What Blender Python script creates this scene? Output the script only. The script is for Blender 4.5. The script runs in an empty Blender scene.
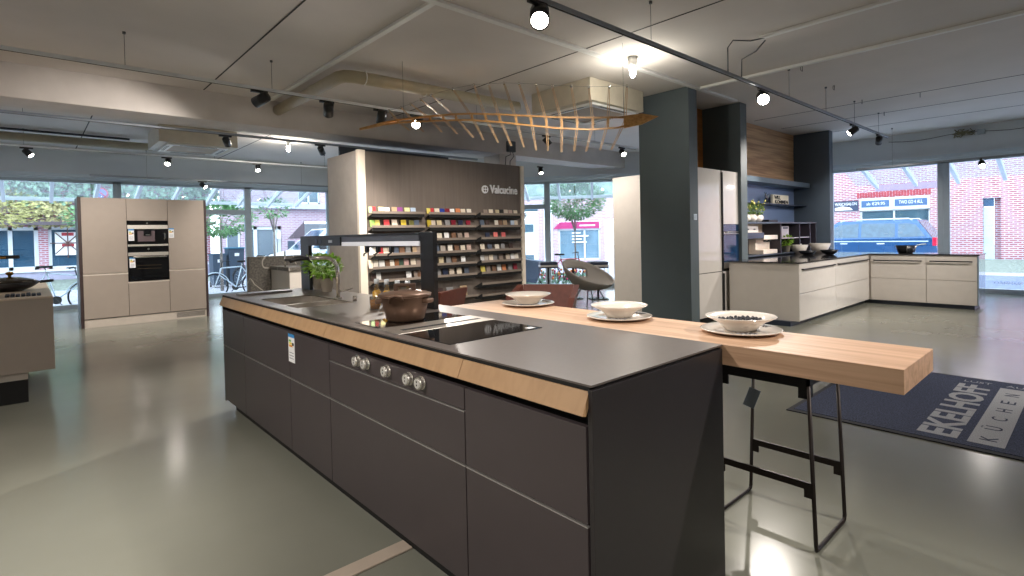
import bpy, bmesh, math, random
from mathutils import Vector, Matrix
PI = math.pi
R = math.radians
SC = bpy.context.scene
COL = SC.collection
random.seed(7)

# ------------------------------------------------------------------ camera
def make_camera():
    yaw, pitch, roll = R(47.911), R(0.956), R(1.208)
    f = Vector((math.cos(yaw)*math.cos(pitch), math.sin(yaw)*math.cos(pitch), -math.sin(pitch)))
    r = Vector((math.sin(yaw), -math.cos(yaw), 0)); d = f.cross(r)
    c, s = math.cos(roll), math.sin(roll)
    rr, dd = c*r + s*d, -s*r + c*d
    cd = bpy.data.cameras.new('camera'); cam = bpy.data.objects.new('camera', cd); COL.objects.link(cam)
    m = Matrix((rr, -dd, -f)).transposed().to_4x4(); m.translation = Vector((0, 0, 1.36))
    cam.matrix_world = m
    cd.sensor_width = 36; cd.lens = 536.27/1024*36
    cd.shift_y = (245.0-288)/1024; cd.clip_start = 0.05; cd.clip_end = 300
    SC.camera = cam
make_camera()

# ------------------------------------------------------------------ world + exposure
W_STR = 3.7
wd = bpy.data.worlds.new('sky'); SC.world = wd; wd.use_nodes = True
bg = wd.node_tree.nodes['Background']; bg.inputs[0].default_value = (0.80, 0.90, 1.0, 1); bg.inputs[1].default_value = W_STR
SC.view_settings.view_transform = 'Standard'; SC.view_settings.look = 'None'
SC.view_settings.gamma = 1; SC.view_settings.use_curve_mapping = False
SC.view_settings.exposure = 0.72
LAMP_W = 100.0

# ------------------------------------------------------------------ materials
MATS = {}
def mat(name, col, rough=0.5, metal=0.0, noise=0.06, scale=8.0, bump=0.0, emit=None, estr=0, spec=0.5, coat=0.0, stretch=None):
    if name in MATS: return MATS[name]
    m = bpy.data.materials.new(name); m.use_nodes = True
    nt = m.node_tree; b = nt.nodes['Principled BSDF']
    b.inputs['Roughness'].default_value = rough; b.inputs['Metallic'].default_value = metal
    b.inputs['Specular IOR Level'].default_value = spec
    if coat: b.inputs['Coat Weight'].default_value = coat; b.inputs['Coat Roughness'].default_value = 0.05
    tc = nt.nodes.new('ShaderNodeTexCoord'); nz = nt.nodes.new('ShaderNodeTexNoise')
    nz.inputs['Scale'].default_value = scale; nz.inputs['Detail'].default_value = 4
    if stretch:
        mp = nt.nodes.new('ShaderNodeMapping'); mp.inputs['Scale'].default_value = stretch
        nt.links.new(tc.outputs['Object'], mp.inputs[0]); nt.links.new(mp.outputs[0], nz.inputs['Vector'])
    else: nt.links.new(tc.outputs['Object'], nz.inputs['Vector'])
    cr = nt.nodes.new('ShaderNodeValToRGB')
    lo = [max(0, c*(1-noise)) for c in col]; hi = [min(1, c*(1+noise)) for c in col]
    cr.color_ramp.elements[0].position = 0.3; cr.color_ramp.elements[1].position = 0.7
    cr.color_ramp.elements[0].color = (*lo, 1); cr.color_ramp.elements[1].color = (*hi, 1)
    nt.links.new(nz.outputs['Fac'], cr.inputs[0]); nt.links.new(cr.outputs[0], b.inputs['Base Color'])
    if bump:
        bp = nt.nodes.new('ShaderNodeBump'); bp.inputs['Strength'].default_value = bump; bp.inputs['Distance'].default_value = 0.01
        nt.links.new(nz.outputs['Fac'], bp.inputs['Height']); nt.links.new(bp.outputs[0], b.inputs['Normal'])
    if emit: b.inputs['Emission Color'].default_value = (*emit, 1); b.inputs['Emission Strength'].default_value = estr
    MATS[name] = m
    return m
def srgb(h):
    v = [int(h[i:i+2], 16)/255 for i in (0, 2, 4)]
    return tuple(((c+0.055)/1.055)**2.4 if c > 0.04045 else c/12.92 for c in v)

def wood_mat(name, c1, c2, axis='Y', rough=0.45, scale=14, warp=1.0, bands=True):
    if name in MATS: return MATS[name]
    m = bpy.data.materials.new(name); m.use_nodes = True; nt = m.node_tree; b = nt.nodes['Principled BSDF']
    b.inputs['Roughness'].default_value = rough
    tc = nt.nodes.new('ShaderNodeTexCoord'); mp = nt.nodes.new('ShaderNodeMapping')
    st = {'Y': (1, .04, 1), 'X': (.04, 1, 1), 'Z': (1, 1, .04)}[axis]
    mp.inputs['Scale'].default_value = st
    nz = nt.nodes.new('ShaderNodeTexNoise'); nz.inputs['Scale'].default_value = scale*2.2; nz.inputs['Detail'].default_value = 6; nz.inputs['Distortion'].default_value = 0.6
    n2 = nt.nodes.new('ShaderNodeTexNoise'); n2.inputs['Scale'].default_value = scale*6; n2.inputs['Detail'].default_value = 3
    mx = nt.nodes.new('ShaderNodeMath'); mx.operation = 'MULTIPLY_ADD'; mx.inputs[1].default_value = 0.45
    cr = nt.nodes.new('ShaderNodeValToRGB'); cr.color_ramp.elements[0].position = .45; cr.color_ramp.elements[1].position = .85
    cr.color_ramp.elements[0].color = (*c1, 1); cr.color_ramp.elements[1].color = (*c2, 1)
    L = nt.links
    L.new(tc.outputs['Object'], mp.inputs[0]); L.new(mp.outputs[0], nz.inputs[0]); L.new(mp.outputs[0], n2.inputs[0])
    L.new(n2.outputs['Fac'], mx.inputs[0]); L.new(nz.outputs['Fac'], mx.inputs[2])
    L.new(mx.outputs[0], cr.inputs[0]); L.new(cr.outputs[0], b.inputs['Base Color'])
    bp = nt.nodes.new('ShaderNodeBump'); bp.inputs['Strength'].default_value = .15; bp.inputs['Distance'].default_value = .004
    L.new(mx.outputs[0], bp.inputs['Height']); L.new(bp.outputs[0], b.inputs['Normal'])
    MATS[name] = m; return m

def brick_mat(name, c1, c2, mortar, plane='YZ', bw=0.24, bh=0.075, ms=0.02, rot=0):
    if name in MATS: return MATS[name]
    m = bpy.data.materials.new(name); m.use_nodes = True; nt = m.node_tree; b = nt.nodes['Principled BSDF']
    b.inputs['Roughness'].default_value = .85
    tc = nt.nodes.new('ShaderNodeTexCoord'); sp = nt.nodes.new('ShaderNodeSeparateXYZ'); cb = nt.nodes.new('ShaderNodeCombineXYZ')
    L = nt.links; L.new(tc.outputs['Object'], sp.inputs[0])
    if plane == 'D':
        ad = nt.nodes.new('ShaderNodeMath'); ad.operation = 'SUBTRACT'
        L.new(sp.outputs['X'], ad.inputs[0]); L.new(sp.outputs['Y'], ad.inputs[1])
        ml = nt.nodes.new('ShaderNodeMath'); ml.operation = 'MULTIPLY'; ml.inputs[1].default_value = .71
        L.new(ad.outputs[0], ml.inputs[0]); L.new(ml.outputs[0], cb.inputs[0])
    else: L.new(sp.outputs[plane[0]], cb.inputs[0])
    L.new(sp.outputs['Z'], cb.inputs[1])
    br = nt.nodes.new('ShaderNodeTexBrick'); br.inputs['Scale'].default_value = 1
    br.inputs['Brick Width'].default_value = bw; br.inputs['Row Height'].default_value = bh; br.inputs['Mortar Size'].default_value = ms
    br.inputs['Color1'].default_value = (*c1, 1); br.inputs['Color2'].default_value = (*c2, 1); br.inputs['Mortar'].default_value = (*mortar, 1)
    L.new(cb.outputs[0], br.inputs['Vector']); L.new(br.outputs['Color'], b.inputs['Base Color'])
    MATS[name] = m; return m

def glass_mat(name, tint=(0.93, 0.97, 0.98), mixf=0.07):
    if name in MATS: return MATS[name]
    m = bpy.data.materials.new(name); m.use_nodes = True; nt = m.node_tree
    for n in list(nt.nodes): nt.nodes.remove(n)
    o = nt.nodes.new('ShaderNodeOutputMaterial'); t = nt.nodes.new('ShaderNodeBsdfTransparent'); g = nt.nodes.new('ShaderNodeBsdfGlossy')
    t.inputs[0].default_value = (*tint, 1); g.inputs['Roughness'].default_value = 0.02
    fr = nt.nodes.new('ShaderNodeLayerWeight'); fr.inputs[0].default_value = 0.25
    ml = nt.nodes.new('ShaderNodeMath'); ml.operation = 'MULTIPLY_ADD'; ml.inputs[1].default_value = 0.35; ml.inputs[2].default_value = mixf*0.5
    mx = nt.nodes.new('ShaderNodeMixShader'); L = nt.links
    L.new(fr.outputs['Fresnel'], ml.inputs[0]); L.new(ml.outputs[0], mx.inputs[0])
    L.new(t.outputs[0], mx.inputs[1]); L.new(g.outputs[0], mx.inputs[2]); L.new(mx.outputs[0], o.inputs[0])
    MATS[name] = m; return m

# ------------------------------------------------------------------ mesh builder
class MB:
    def __init__(s): s.v = []; s.f = []; s.sm = []
    def add(s, vs, fs, smooth=False):
        o = len(s.v); s.v += [tuple(v) for v in vs]; s.f += [tuple(i+o for i in f) for f in fs]; s.sm += [smooth]*len(fs); return s
    def bm(s, b, smooth=False):
        b.verts.ensure_lookup_table(); b.verts.index_update()
        s.add([v.co for v in b.verts], [[v.index for v in f.verts] for f in b.faces], smooth); b.free(); return s
    def box(s, x0, x1, y0, y1, z0, z1, bev=0, M=None, seg=2):
        b = bmesh.new(); bmesh.ops.create_cube(b, size=1)
        for v in b.verts: v.co = Vector(((x0+x1)/2+v.co.x*(x1-x0), (y0+y1)/2+v.co.y*(y1-y0), (z0+z1)/2+v.co.z*(z1-z0)))
        if bev: bmesh.ops.bevel(b, geom=b.edges[:], offset=bev, segments=seg, affect='EDGES', profile=.5)
        if M is not None: bmesh.ops.transform(b, matrix=M, verts=b.verts)
        bmesh.ops.recalc_face_normals(b, faces=b.faces)
        return s.bm(b)
    def cyl(s, p0, p1, r0, r1=None, n=16, cap=True, smooth=True):
        p0, p1 = Vector(p0), Vector(p1); r1 = r0 if r1 is None else r1
        a = (p1-p0).normalized(); u = a.orthogonal().normalized(); w = a.cross(u)
        vs = []; fs = []
        for p, r in ((p0, r0), (p1, r1)):
            for i in range(n):
                t = 2*PI*i/n; vs.append(p+(u*math.cos(t)+w*math.sin(t))*r)
        for i in range(n): fs.append((i, (i+1) % n, n+(i+1) % n, n+i))
        s.add(vs, fs, smooth)
        if cap:
            o = len(s.v)-2*n
            s.f += [tuple(o+i for i in reversed(range(n))), tuple(o+n+i for i in range(n))]; s.sm += [False, False]
        return s
    def tube(s, pts, r, n=8, closed=False, cap=True):
        pts = [Vector(p) for p in pts]; m = len(pts); rs = r if isinstance(r, (list, tuple)) else [r]*m
        vs = []; fs = []; u = None
        for i, p in enumerate(pts):
            if closed: d = pts[(i+1) % m]-pts[i-1]
            else: d = pts[min(i+1, m-1)]-pts[max(i-1, 0)]
            d.normalize()
            if u is None: u = d.orthogonal().normalized()
            u = (u-d*u.dot(d)).normalized(); w = d.cross(u)
            for k in range(n):
                t = 2*PI*k/n; vs.append(p+(u*math.cos(t)+w*math.sin(t))*rs[i])
        for i in range(m if closed else m-1):
            j = (i+1) % m
            for k in range(n): fs.append((i*n+k, i*n+(k+1) % n, j*n+(k+1) % n, j*n+k))
        s.add(vs, fs, True)
        if cap and not closed:
            o = len(s.v)-m*n
            s.f += [tuple(o+k for k in reversed(range(n))), tuple(o+(m-1)*n+k for k in range(n))]; s.sm += [False, False]
        return s
    def lathe(s, prof, c=(0, 0, 0), n=28, sx=1, sy=1):
        vs = []; fs = []; m = len(prof)
        for r, z in prof:
            for k in range(n):
                t = 2*PI*k/n; vs.append((c[0]+math.cos(t)*r*sx, c[1]+math.sin(t)*r*sy, c[2]+z))
        for i in range(m-1):
            for k in range(n): fs.append((i*n+k, i*n+(k+1) % n, (i+1)*n+(k+1) % n, (i+1)*n+k))
        s.add(vs, fs, True)
        o = len(s.v)-m*n
        if prof[0][0] > 1e-4: s.f.append(tuple(o+k for k in reversed(range(n)))); s.sm.append(False)
        if prof[-1][0] > 1e-4: s.f.append(tuple(o+(m-1)*n+k for k in range(n))); s.sm.append(False)
        return s
    def sphere(s, c, r, sx=1, sy=1, sz=1, n=16, m=10):
        pr = [(max(1e-5, math.sin(PI*i/m))*r, -math.cos(PI*i/m)*r*sz) for i in range(m+1)]
        return s.lathe(pr, c, n, sx, sy)
    def prism(s, poly, vec, smooth=False):
        poly = [Vector(p) for p in poly]; vec = Vector(vec); n = len(poly)
        s.add(poly+[p+vec for p in poly], [tuple(reversed(range(n))), tuple(range(n, 2*n))]+[(i, (i+1) % n, n+(i+1) % n, n+i) for i in range(n)], smooth)
        return s
    def quad(s, *p): return s.add(p, [tuple(range(len(p)))])
    def build(s, name, m, parent=None, loc=None, world=True, label=None, fixn=True):
        """world=True: coordinates are world ones; otherwise local to the parent"""
        me = bpy.data.meshes.new(name); M = WM.get(parent, Matrix()) if parent else (Matrix.Translation(loc) if loc else Matrix())
        vs = s.v
        if world and (parent or loc):
            Mi = M.inverted(); vs = [Mi @ Vector(v) for v in vs]
        me.from_pydata([tuple(v) for v in vs], [], s.f)
        me.polygons.foreach_set('use_smooth', s.sm)
        me.update()
        if fixn:
            b = bmesh.new(); b.from_mesh(me); bmesh.ops.recalc_face_normals(b, faces=b.faces); b.to_mesh(me); b.free()
        me.materials.append(m)
        o = bpy.data.objects.new(name, me); COL.objects.link(o)
        if parent: o.parent = parent; WM[o] = M
        elif loc: o.location = loc; WM[o] = M
        if label: o['label'] = label
        return o
WM = {}
def tag(o, label, cat, group=None, kind=None):
    if label: o['label'] = label
    if cat: o['category'] = cat
    if group: o['group'] = group
    if kind: o['kind'] = kind
    return o
def thing(name, label, cat, loc=(0, 0, 0), rz=0, group=None):
    o = bpy.data.objects.new(name, None); COL.objects.link(o); o.empty_display_size = .1
    o.location = loc; o.rotation_euler = (0, 0, rz); WM[o] = Matrix.Translation(loc) @ Matrix.Rotation(rz, 4, 'Z')
    return tag(o, label, cat, group)
def struct(name, mb, m, parent=None):
    o = mb.build(name, m, parent)
    if not parent: o['kind'] = 'structure'
    return o
def dup(root, loc, rz=0, label=None, group=None):
    r = root.copy(); COL.objects.link(r); r.location = loc; r.rotation_euler = (0, 0, rz)
    WM[r] = Matrix.Translation(loc) @ Matrix.Rotation(rz, 4, 'Z')
    if label: r['label'] = label
    if group: r['group'] = group
    for ch in list(root.children):
        c = ch.copy(); COL.objects.link(c); c.parent = r
        for g in list(ch.children):
            d = g.copy(); COL.objects.link(d); d.parent = c
    return r
def text_mb(body, org, ux, uz, width, height, depth=.004, mb=None, bold=.0):
    """text as mesh: org = lower left, ux reading direction, uz up direction"""
    cu = bpy.data.curves.new('t', 'FONT'); cu.body = body; cu.size = 1; cu.offset = bold; cu.resolution_u = 3
    ob = bpy.data.objects.new('t', cu); COL.objects.link(ob)
    bpy.context.view_layer.update()
    me = bpy.data.meshes.new_from_object(ob.evaluated_get(bpy.context.evaluated_depsgraph_get()))
    xs = [v.co.x for v in me.vertices]; ys = [v.co.y for v in me.vertices]
    x0, x1, y0, y1 = min(xs), max(xs), min(ys), max(ys)
    org, ux, uz = Vector(org), Vector(ux).normalized(), Vector(uz).normalized(); n = ux.cross(uz)
    mb = mb or MB()
    top = [org+ux*((v.co.x-x0)/(x1-x0)*width)+uz*((v.co.y-y0)/(y1-y0)*height)+n*depth for v in me.vertices]
    mb.add(top, [tuple(p.vertices) for p in me.polygons])
    bt = [p-n*depth for p in top]
    ec = {}
    for p in me.polygons:
        vv = list(p.vertices)
        for a, b in zip(vv, vv[1:]+vv[:1]): ec[(a, b)] = 1
    side = [(a, b) for (a, b) in ec if (b, a) not in ec]
    k = len(top)
    mb.add(top+bt, [(a, a+k, b+k, b) for a, b in side])
    bpy.data.objects.remove(ob); bpy.data.curves.remove(cu); bpy.data.meshes.remove(me)
    return mb

# ------------------------------------------------------------------ palette
M_ceil = mat('ceiling paint', srgb('d6d0cc'), .85, noise=.05, scale=1.2, bump=.05)
M_conc = mat('painted concrete', srgb('d0c9c4'), .85, noise=.07, scale=3, bump=.12)
M_head = mat('grey header paint', srgb('d2d7dc'), .8, noise=.03, scale=2)
M_white = mat('white paint', srgb('e8e8e6'), .6, noise=.02)
M_frame = mat('grey aluminium frame', srgb('a9b6c1'), .4, noise=.03)
M_frlite = mat('light aluminium', srgb('c6d2dc'), .35, noise=.03)
M_black = mat('matt black metal', srgb('17181b'), .45, noise=.1)
M_lampbk = mat("black lamp lacquer", srgb("1b1c20"), .35, noise=.05)
M_steel = mat('brushed steel', srgb('d6d0c8'), .36, 1.0, noise=.05, scale=40)
M_chrome = mat('chrome', srgb('e6e2da'), .1, 1.0, noise=.02)
M_isl = mat('dark umber glass front', srgb('443d3f'), .38, noise=.03, spec=.5)
M_isltop = mat('graphite satin worktop', srgb('625b58'), .33, noise=.05, scale=60, spec=.6)
M_islend = mat('dark end panel', srgb('2d2a2c'), .35, noise=.03)
M_oak = wood_mat('oak bar', srgb('a98467'), srgb('d0ab8c'), 'Y', .5, 12)
M_trim = wood_mat('oak trim', srgb('a88560'), srgb('b5926c'), 'Z', .5, 8)
M_walloak = wood_mat('rustic oak cladding', srgb('8a6244'), srgb('d3aa80'), 'X', .55, 5)
M_taupe = mat('taupe matt lacquer', srgb('a1958a'), .45, noise=.02)
M_taupe2 = mat('dark walnut edge', srgb('392a29'), .5, noise=.1)
M_bluegrey = mat('blue grey panel', srgb('74818d'), .5, noise=.03)
M_pillar = mat('slate green panel', srgb('545f63'), .55, noise=.04, scale=3)
M_pillar2 = mat('slate blue panel', srgb('4b5764'), .55, noise=.04, scale=3)
M_niche = mat('blue niche lacquer', srgb('7387ac'), .3, noise=.02)
M_cream = mat('cream lacquer', srgb('d6cfc7'), .25, noise=.02)
M_creamg = mat('cream high gloss', srgb('d4cfc9'), .08, noise=.02, coat=.3)
M_shelf = wood_mat('grey brown veneer', srgb('655c56'), srgb('71675f'), 'Z', .5, 10)
M_shelfx = wood_mat('grey brown tray veneer', srgb('7b7067'), srgb('8b7f75'), 'X', .5, 10)
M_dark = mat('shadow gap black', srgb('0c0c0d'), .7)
M_bglass = mat('black glass', srgb('0c0d10'), .04, noise=.05, coat=.5)
M_lens = mat('lit lens', (1, 1, 1), .3, emit=(1, .93, .82), estr=30)
M_leddim = mat('led diffuser', srgb('e8e8f0'), .4, emit=(.95, .97, 1), estr=.12)
M_leather = mat('brown leather', srgb('6b3a2f'), .38, noise=.15, scale=20, bump=.1)
M_felt = mat('grey felt', srgb('7a756f'), .95, noise=.15, scale=120, bump=.2)
M_porc = mat('ivory porcelain', srgb('ece4da'), .15, noise=.02, coat=.4)
M_bronze = mat('bronze cast iron', srgb('6d5546'), .42, .45, noise=.25, scale=14, bump=.12)
M_leaf = mat('fresh basil leaf', srgb('97c24a'), .5, noise=.35, scale=25)
M_leaf2 = mat('olive green leaf', srgb('66803f'), .55, noise=.4, scale=20)
M_terra = mat('pale clay', srgb('cfc4b2'), .7, noise=.08)
M_navy = mat('navy lacquer', srgb('2b3446'), .35, noise=.05)
M_yel = mat('yellow oil', srgb('e3a92c'), .2, noise=.1)
M_card = mat('white card', srgb('f0f0f2'), .5, noise=.01)
M_cblue = mat('blue ink', srgb('3d8fd0'), .5)
M_cor = mat('orange ink', srgb('e59a2c'), .5)
M_cgr = mat('green ink', srgb('59a945'), .5)
M_cyel = mat('yellow ink', srgb('f0dc3c'), .5)
M_glass = glass_mat('window glass')
M_cglass = glass_mat('clear glassware', (.93, .96, .98), .35)
M_cable = mat('grey cable', srgb('55565a'), .6)

# floor: sage-grey poured resin, satin with faint clouding
def floor_mat():
    m = mat('poured resin floor', srgb('818277'), .17, noise=.08, scale=.9, spec=.38)
    nt = m.node_tree; b = nt.nodes['Principled BSDF']
    nz = nt.nodes.new('ShaderNodeTexNoise'); nz.inputs['Scale'].default_value = 2.5; nz.inputs['Detail'].default_value = 5
    mr = nt.nodes.new('ShaderNodeMapRange'); mr.inputs['To Min'].default_value = .13; mr.inputs['To Max'].default_value = .25
    tc = nt.nodes.new('ShaderNodeTexCoord')
    nt.links.new(tc.outputs['Object'], nz.inputs[0]); nt.links.new(nz.outputs['Fac'], mr.inputs[0]); nt.links.new(mr.outputs[0], b.inputs['Roughness'])
    return m
M_floor = floor_mat()

# ------------------------------------------------------------------ the room
ZC = 3.42; HEAD = 2.76
XL, XR, YB, YF = -5.0, 14.4, 14.8, -4.6
CH0, CH1 = Vector((6.4, 14.15, 0)), Vector((14.4, 4.50, 0))     # canted facade between them
def setting():
    m = MB(); m.prism([(XL, YF, -.05), (XR+.1, YF, -.05), (XR+.1, CH1.y, -.05), (CH0.x, CH0.y+.1, -.05), (CH0.x, YB+.1, -.05), (XL, YB+.1, -.05)], (0, 0, .05))
    struct('floor', m, M_floor)
    m = MB(); m.prism([(XL, YF, ZC), (XR+.4, YF, ZC), (XR+.4, CH1.y+.3, ZC), (CH0.x+.4, CH0.y+.3, ZC), (CH0.x+.4, YB+.3, ZC), (XL, YB+.3, ZC)], (0, 0, .25))
    c = struct('ceiling', m, M_ceil)
    j = MB()                                                    # dark joints between the slabs
    for x in (-1.5, 1.82, 4.65, 10.15, 11.4, 12.7):
        j.box(x-.008, x+.008, YF+.05, 8.15 if x < 9 else 4.4, ZC-.003, ZC+.01)
    for x in (.82, 3.54): j.box(x-.008, x+.008, 8.85, YB-.1, ZC-.003, ZC+.01)
    struct('joint', j, M_dark, c)
    # deep concrete beam
    m = MB(); m.box(XL, 13.3, 8.2, 8.78, 3.03, ZC+.02, .01)
    for k in range(0): pass
    struct('trim_1', m, M_conc)
    # walls out of view
    struct('wall_back', MB().box(XL-.15, XR+.1, YF-.15, YF, 0, ZC), M_white)
    struct('wall_side', MB().box(XL-.15, XL, YF, YB+.2, 0, ZC), M_white)
setting()

def facade(name_n, p0, p1, posts, transoms, idx, head=HEAD):
    """header wall above the glass, head rail, posts, sill and panes along the segment p0-p1 (inside on the left of the direction reversed)"""
    p0, p1 = Vector(p0), Vector(p1); d = (p1-p0); Lg = d.length; ang = math.atan2(d.y, d.x)
    M = Matrix.Translation(p0) @ Matrix.Rotation(ang, 4, 'Z')       # local x along the wall, local -y towards the room
    h = MB(); h.box(0, Lg, 0, .25, head+.12, ZC, M=M)
    struct('wall_'+name_n, h, M_head)
    h = MB(); h.box(0, Lg, -.10, .14, head+.05, head+.12, M=M).box(0, Lg, -.05, .12, head-.0, head+.052, M=M)
    struct('trim_%d' % (idx+1), h, M_frlite)
    xs = [0]+posts+[Lg]; pw = .10 if idx == 3 else .075
    for i in range(len(xs)-1):
        a, b = xs[i], xs[i+1]
        w = MB(); w.box(a, a+pw, 0, .09, .03, head, .004, M=M).box(b-pw, b, 0, .09, .03, head, .004, M=M)
        w.box(a, b, 0, .09, head-.06, head, .004, M=M).box(a, b, -.01, .12, .0, .09, .004, M=M)
        if i in transoms: w.box(a+.07, b-.07, 0, .09, 2.05, 2.17, .004, M=M)
        global WN; WN += 1
        o = MB().box(a+.06, b-.06, .035, .047, .08, head-.04, M=M)
        fr = struct('window_%d' % WN, w, M_frame)
        g = o.build('pane', M_glass, fr)
WN = 0
facade('left', (XL, YB, 0), (CH0.x, YB, 0), [2.0, 6.52, 9.24], [2], 1)
facade('cant', CH0, CH1, [2.9, 5.73, 9.6], [1], 2)
facade('right', (XR, CH1.y, 0), (XR, YF, 0), [2.2, 5.7], [], 3)
struct('wall_return', MB().box(CH0.x-.02, CH0.x+.08, CH0.y, YB+.1, 0, ZC), M_head)

def ceiling_channels():
    def ch(mb, label):
        tag(mb.build('cable_channel', M_white, loc=None), label, 'cable channel', 'white cable channels on the ceiling')
    ch(MB().box(-1.0, 8.3, 3.85, 3.92, ZC-.03, ZC-.0005, .004), 'long white cable channel crossing the ceiling beside the hanging sculpture')
    ch(MB().box(2.64, 2.70, 3.92, 8.1, ZC-.03, ZC-.0005, .004), 'white cable channel running to the concrete beam beside the thick pipe')
    ch(MB().box(5.79, 5.85, -1.0, 2.45, ZC-.03, ZC-.0005, .004), 'short white cable channel ending above the lit track, nearer of the two on the right')
    ch(MB().box(7.12, 7.18, -3.0, 3.85, ZC-.035, ZC-.0005, .004), 'white cable channel running right above the white kitchen')
    p = thing('ceiling_pipe', 'fat cream pipe bending round a corner under the ceiling by the beam', 'pipe', (2.8, 6.0, 3.3))
    z = ZC-.13
    MB().tube([(2.80, 8.19, z), (2.80, 6.35, z), (2.80, 6.12, z), (2.84, 6.02, z), (2.94, 5.98, z), (3.2, 5.96, z), (5.5, 5.9, z)], .075, 16).build('pipe_run', mat('cream pipe', srgb('b3a88f'), .5), p)
    for x in (3.05, 3.9, 4.9): MB().tube([(x, 5.96-.08*math.cos(t), z+.082*math.sin(t)) for t in [i*PI/8 for i in range(17)]], .007, 6).build('pipe_clamp', M_white, p)
    p2 = MB().tube([(-4.9, 12.75, 3.28), (1.9, 12.75, 3.28)], .075, 16)
    tag(p2.build('ceiling_pipe', mat('cream pipe', (0, 0, 0)), None), 'straight cream pipe in the far left ceiling bay leading to the boxed ventilator', 'pipe')
    q = MB().tube([(-4.9, 12.4, 3.36), (1.5, 12.5, 3.36)], .02, 8)
    tag(q.build('ceiling_conduit', M_black, None), 'thin dark conduit beside the straight cream pipe in the far left ceiling bay', 'conduit')
ceiling_channels()

def cassette(loc, sx, sy, h, label, rz=0):
    t = thing('ceiling_ventilator', label, 'air conditioner', loc, rz)
    M = WM[t]
    MB().box(-sx/2, sx/2, -sy/2, sy/2, -h, 0, .008).build('housing', mat('cream sheet housing', srgb('cfc6b4'), .5), t, world=False)
    g = MB(); a, b = min(sx, sy)/2-.06, min(sx, sy)/2-.17
    g.box(-a, a, -a, -b, -h-.03, -h+.001).box(-a, a, b, a, -h-.03, -h+.001).box(-a, -b, -b, b, -h-.03, -h+.001).box(b, a, -b, b, -h-.03, -h+.001)
    f = g.build('grille_frame', M_white, t, world=False)
    s = MB()
    for k in range(4):
        Mr = Matrix.Rotation(k*PI/2, 4, 'Z')
        for q in (0, .028): s.box(-a*.6, a*.6, -a+.02+q, -a+.032+q, -h-.032, -h-.029, M=Mr)
    s.build('louvre_slot', M_dark, f, world=False)
    MB().box(-b+.01, b-.01, -b+.01, b-.01, -h-.02, -h+.001).build('intake_panel', mat('tan intake panel', srgb('a8977f'), .6, noise=.1, scale=60), t, world=False)
cassette((6.1, 5.05, ZC), 1.2, 1.1, .30, 'boxed cream ceiling ventilator behind the hanging wooden sculpture')
cassette((2.35, 11.45, ZC), 1.25, 1.1, .30, 'boxed cream ceiling ventilator in the far left bay above the oven cabinet')

# ------------------------------------------------------------------ tracks and spots
def track(p0, p1, hang, label, mtl=None):
    t = thing('lighting_track', label, 'light track', ((p0[0]+p1[0])/2, (p0[1]+p1[1])/2, p0[2]))
    p0, p1 = Vector(p0), Vector(p1); d = (p1-p0); ang = math.atan2(d.y, d.x); M = Matrix.Translation(p0) @ Matrix.Rotation(ang, 4, 'Z')
    MB().box(0, d.length, -.018, .018, 0, .035, .003, M=M).build('rail', mtl or M_railgrey, t)
    MB().box(0, d.length, -.008, .008, -.002, .004, M=M).build('rail_slot', M_dark, t)
    for x, y in hang:
        w = MB(); w.cyl((x, y, p0[2]+.03), (x, y, ZC), .0025, n=5).cyl((x, y, ZC-.02), (x, y, ZC), .015, n=10)
        w.build('suspension_wire', M_cable, t)
    return t
M_railgrey = mat('grey anodised rail', srgb('8f959c'), .35, .4, noise=.03)
track((1.2, 2.71, 3.03), (11.9, 2.71, 3.03), [(4.17, 2.71), (7.28, 2.71), (8.63, 2.71), (9.95, 2.71), (11.32, 2.71)], 'grey lighting track hung on wires crossing the ceiling towards the white kitchen')
track((-3.0, 6.38, 3.06), (9.2, 6.38, 3.06), [(.75, 6.38), (2.12, 6.38), (5.1, 6.38), (7.9, 6.38)], 'light lighting track hung in front of the concrete beam', mat('light rail', srgb('e0e2e4'), .4, .1))
track((-3.0, 9.15, 3.02), (7.3, 9.15, 3.02), [(.0, 9.15), (3.0, 9.15), (5.4, 9.15)], 'lighting track hung just behind the concrete beam')
track((-3.0, 12.7, 3.10), (6.1, 12.7, 3.10), [(.0, 12.7), (3.0, 12.7), (5.4, 12.7)], 'beige lighting track nearest the left shop windows', mat('light rail', (0, 0, 0)))

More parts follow.
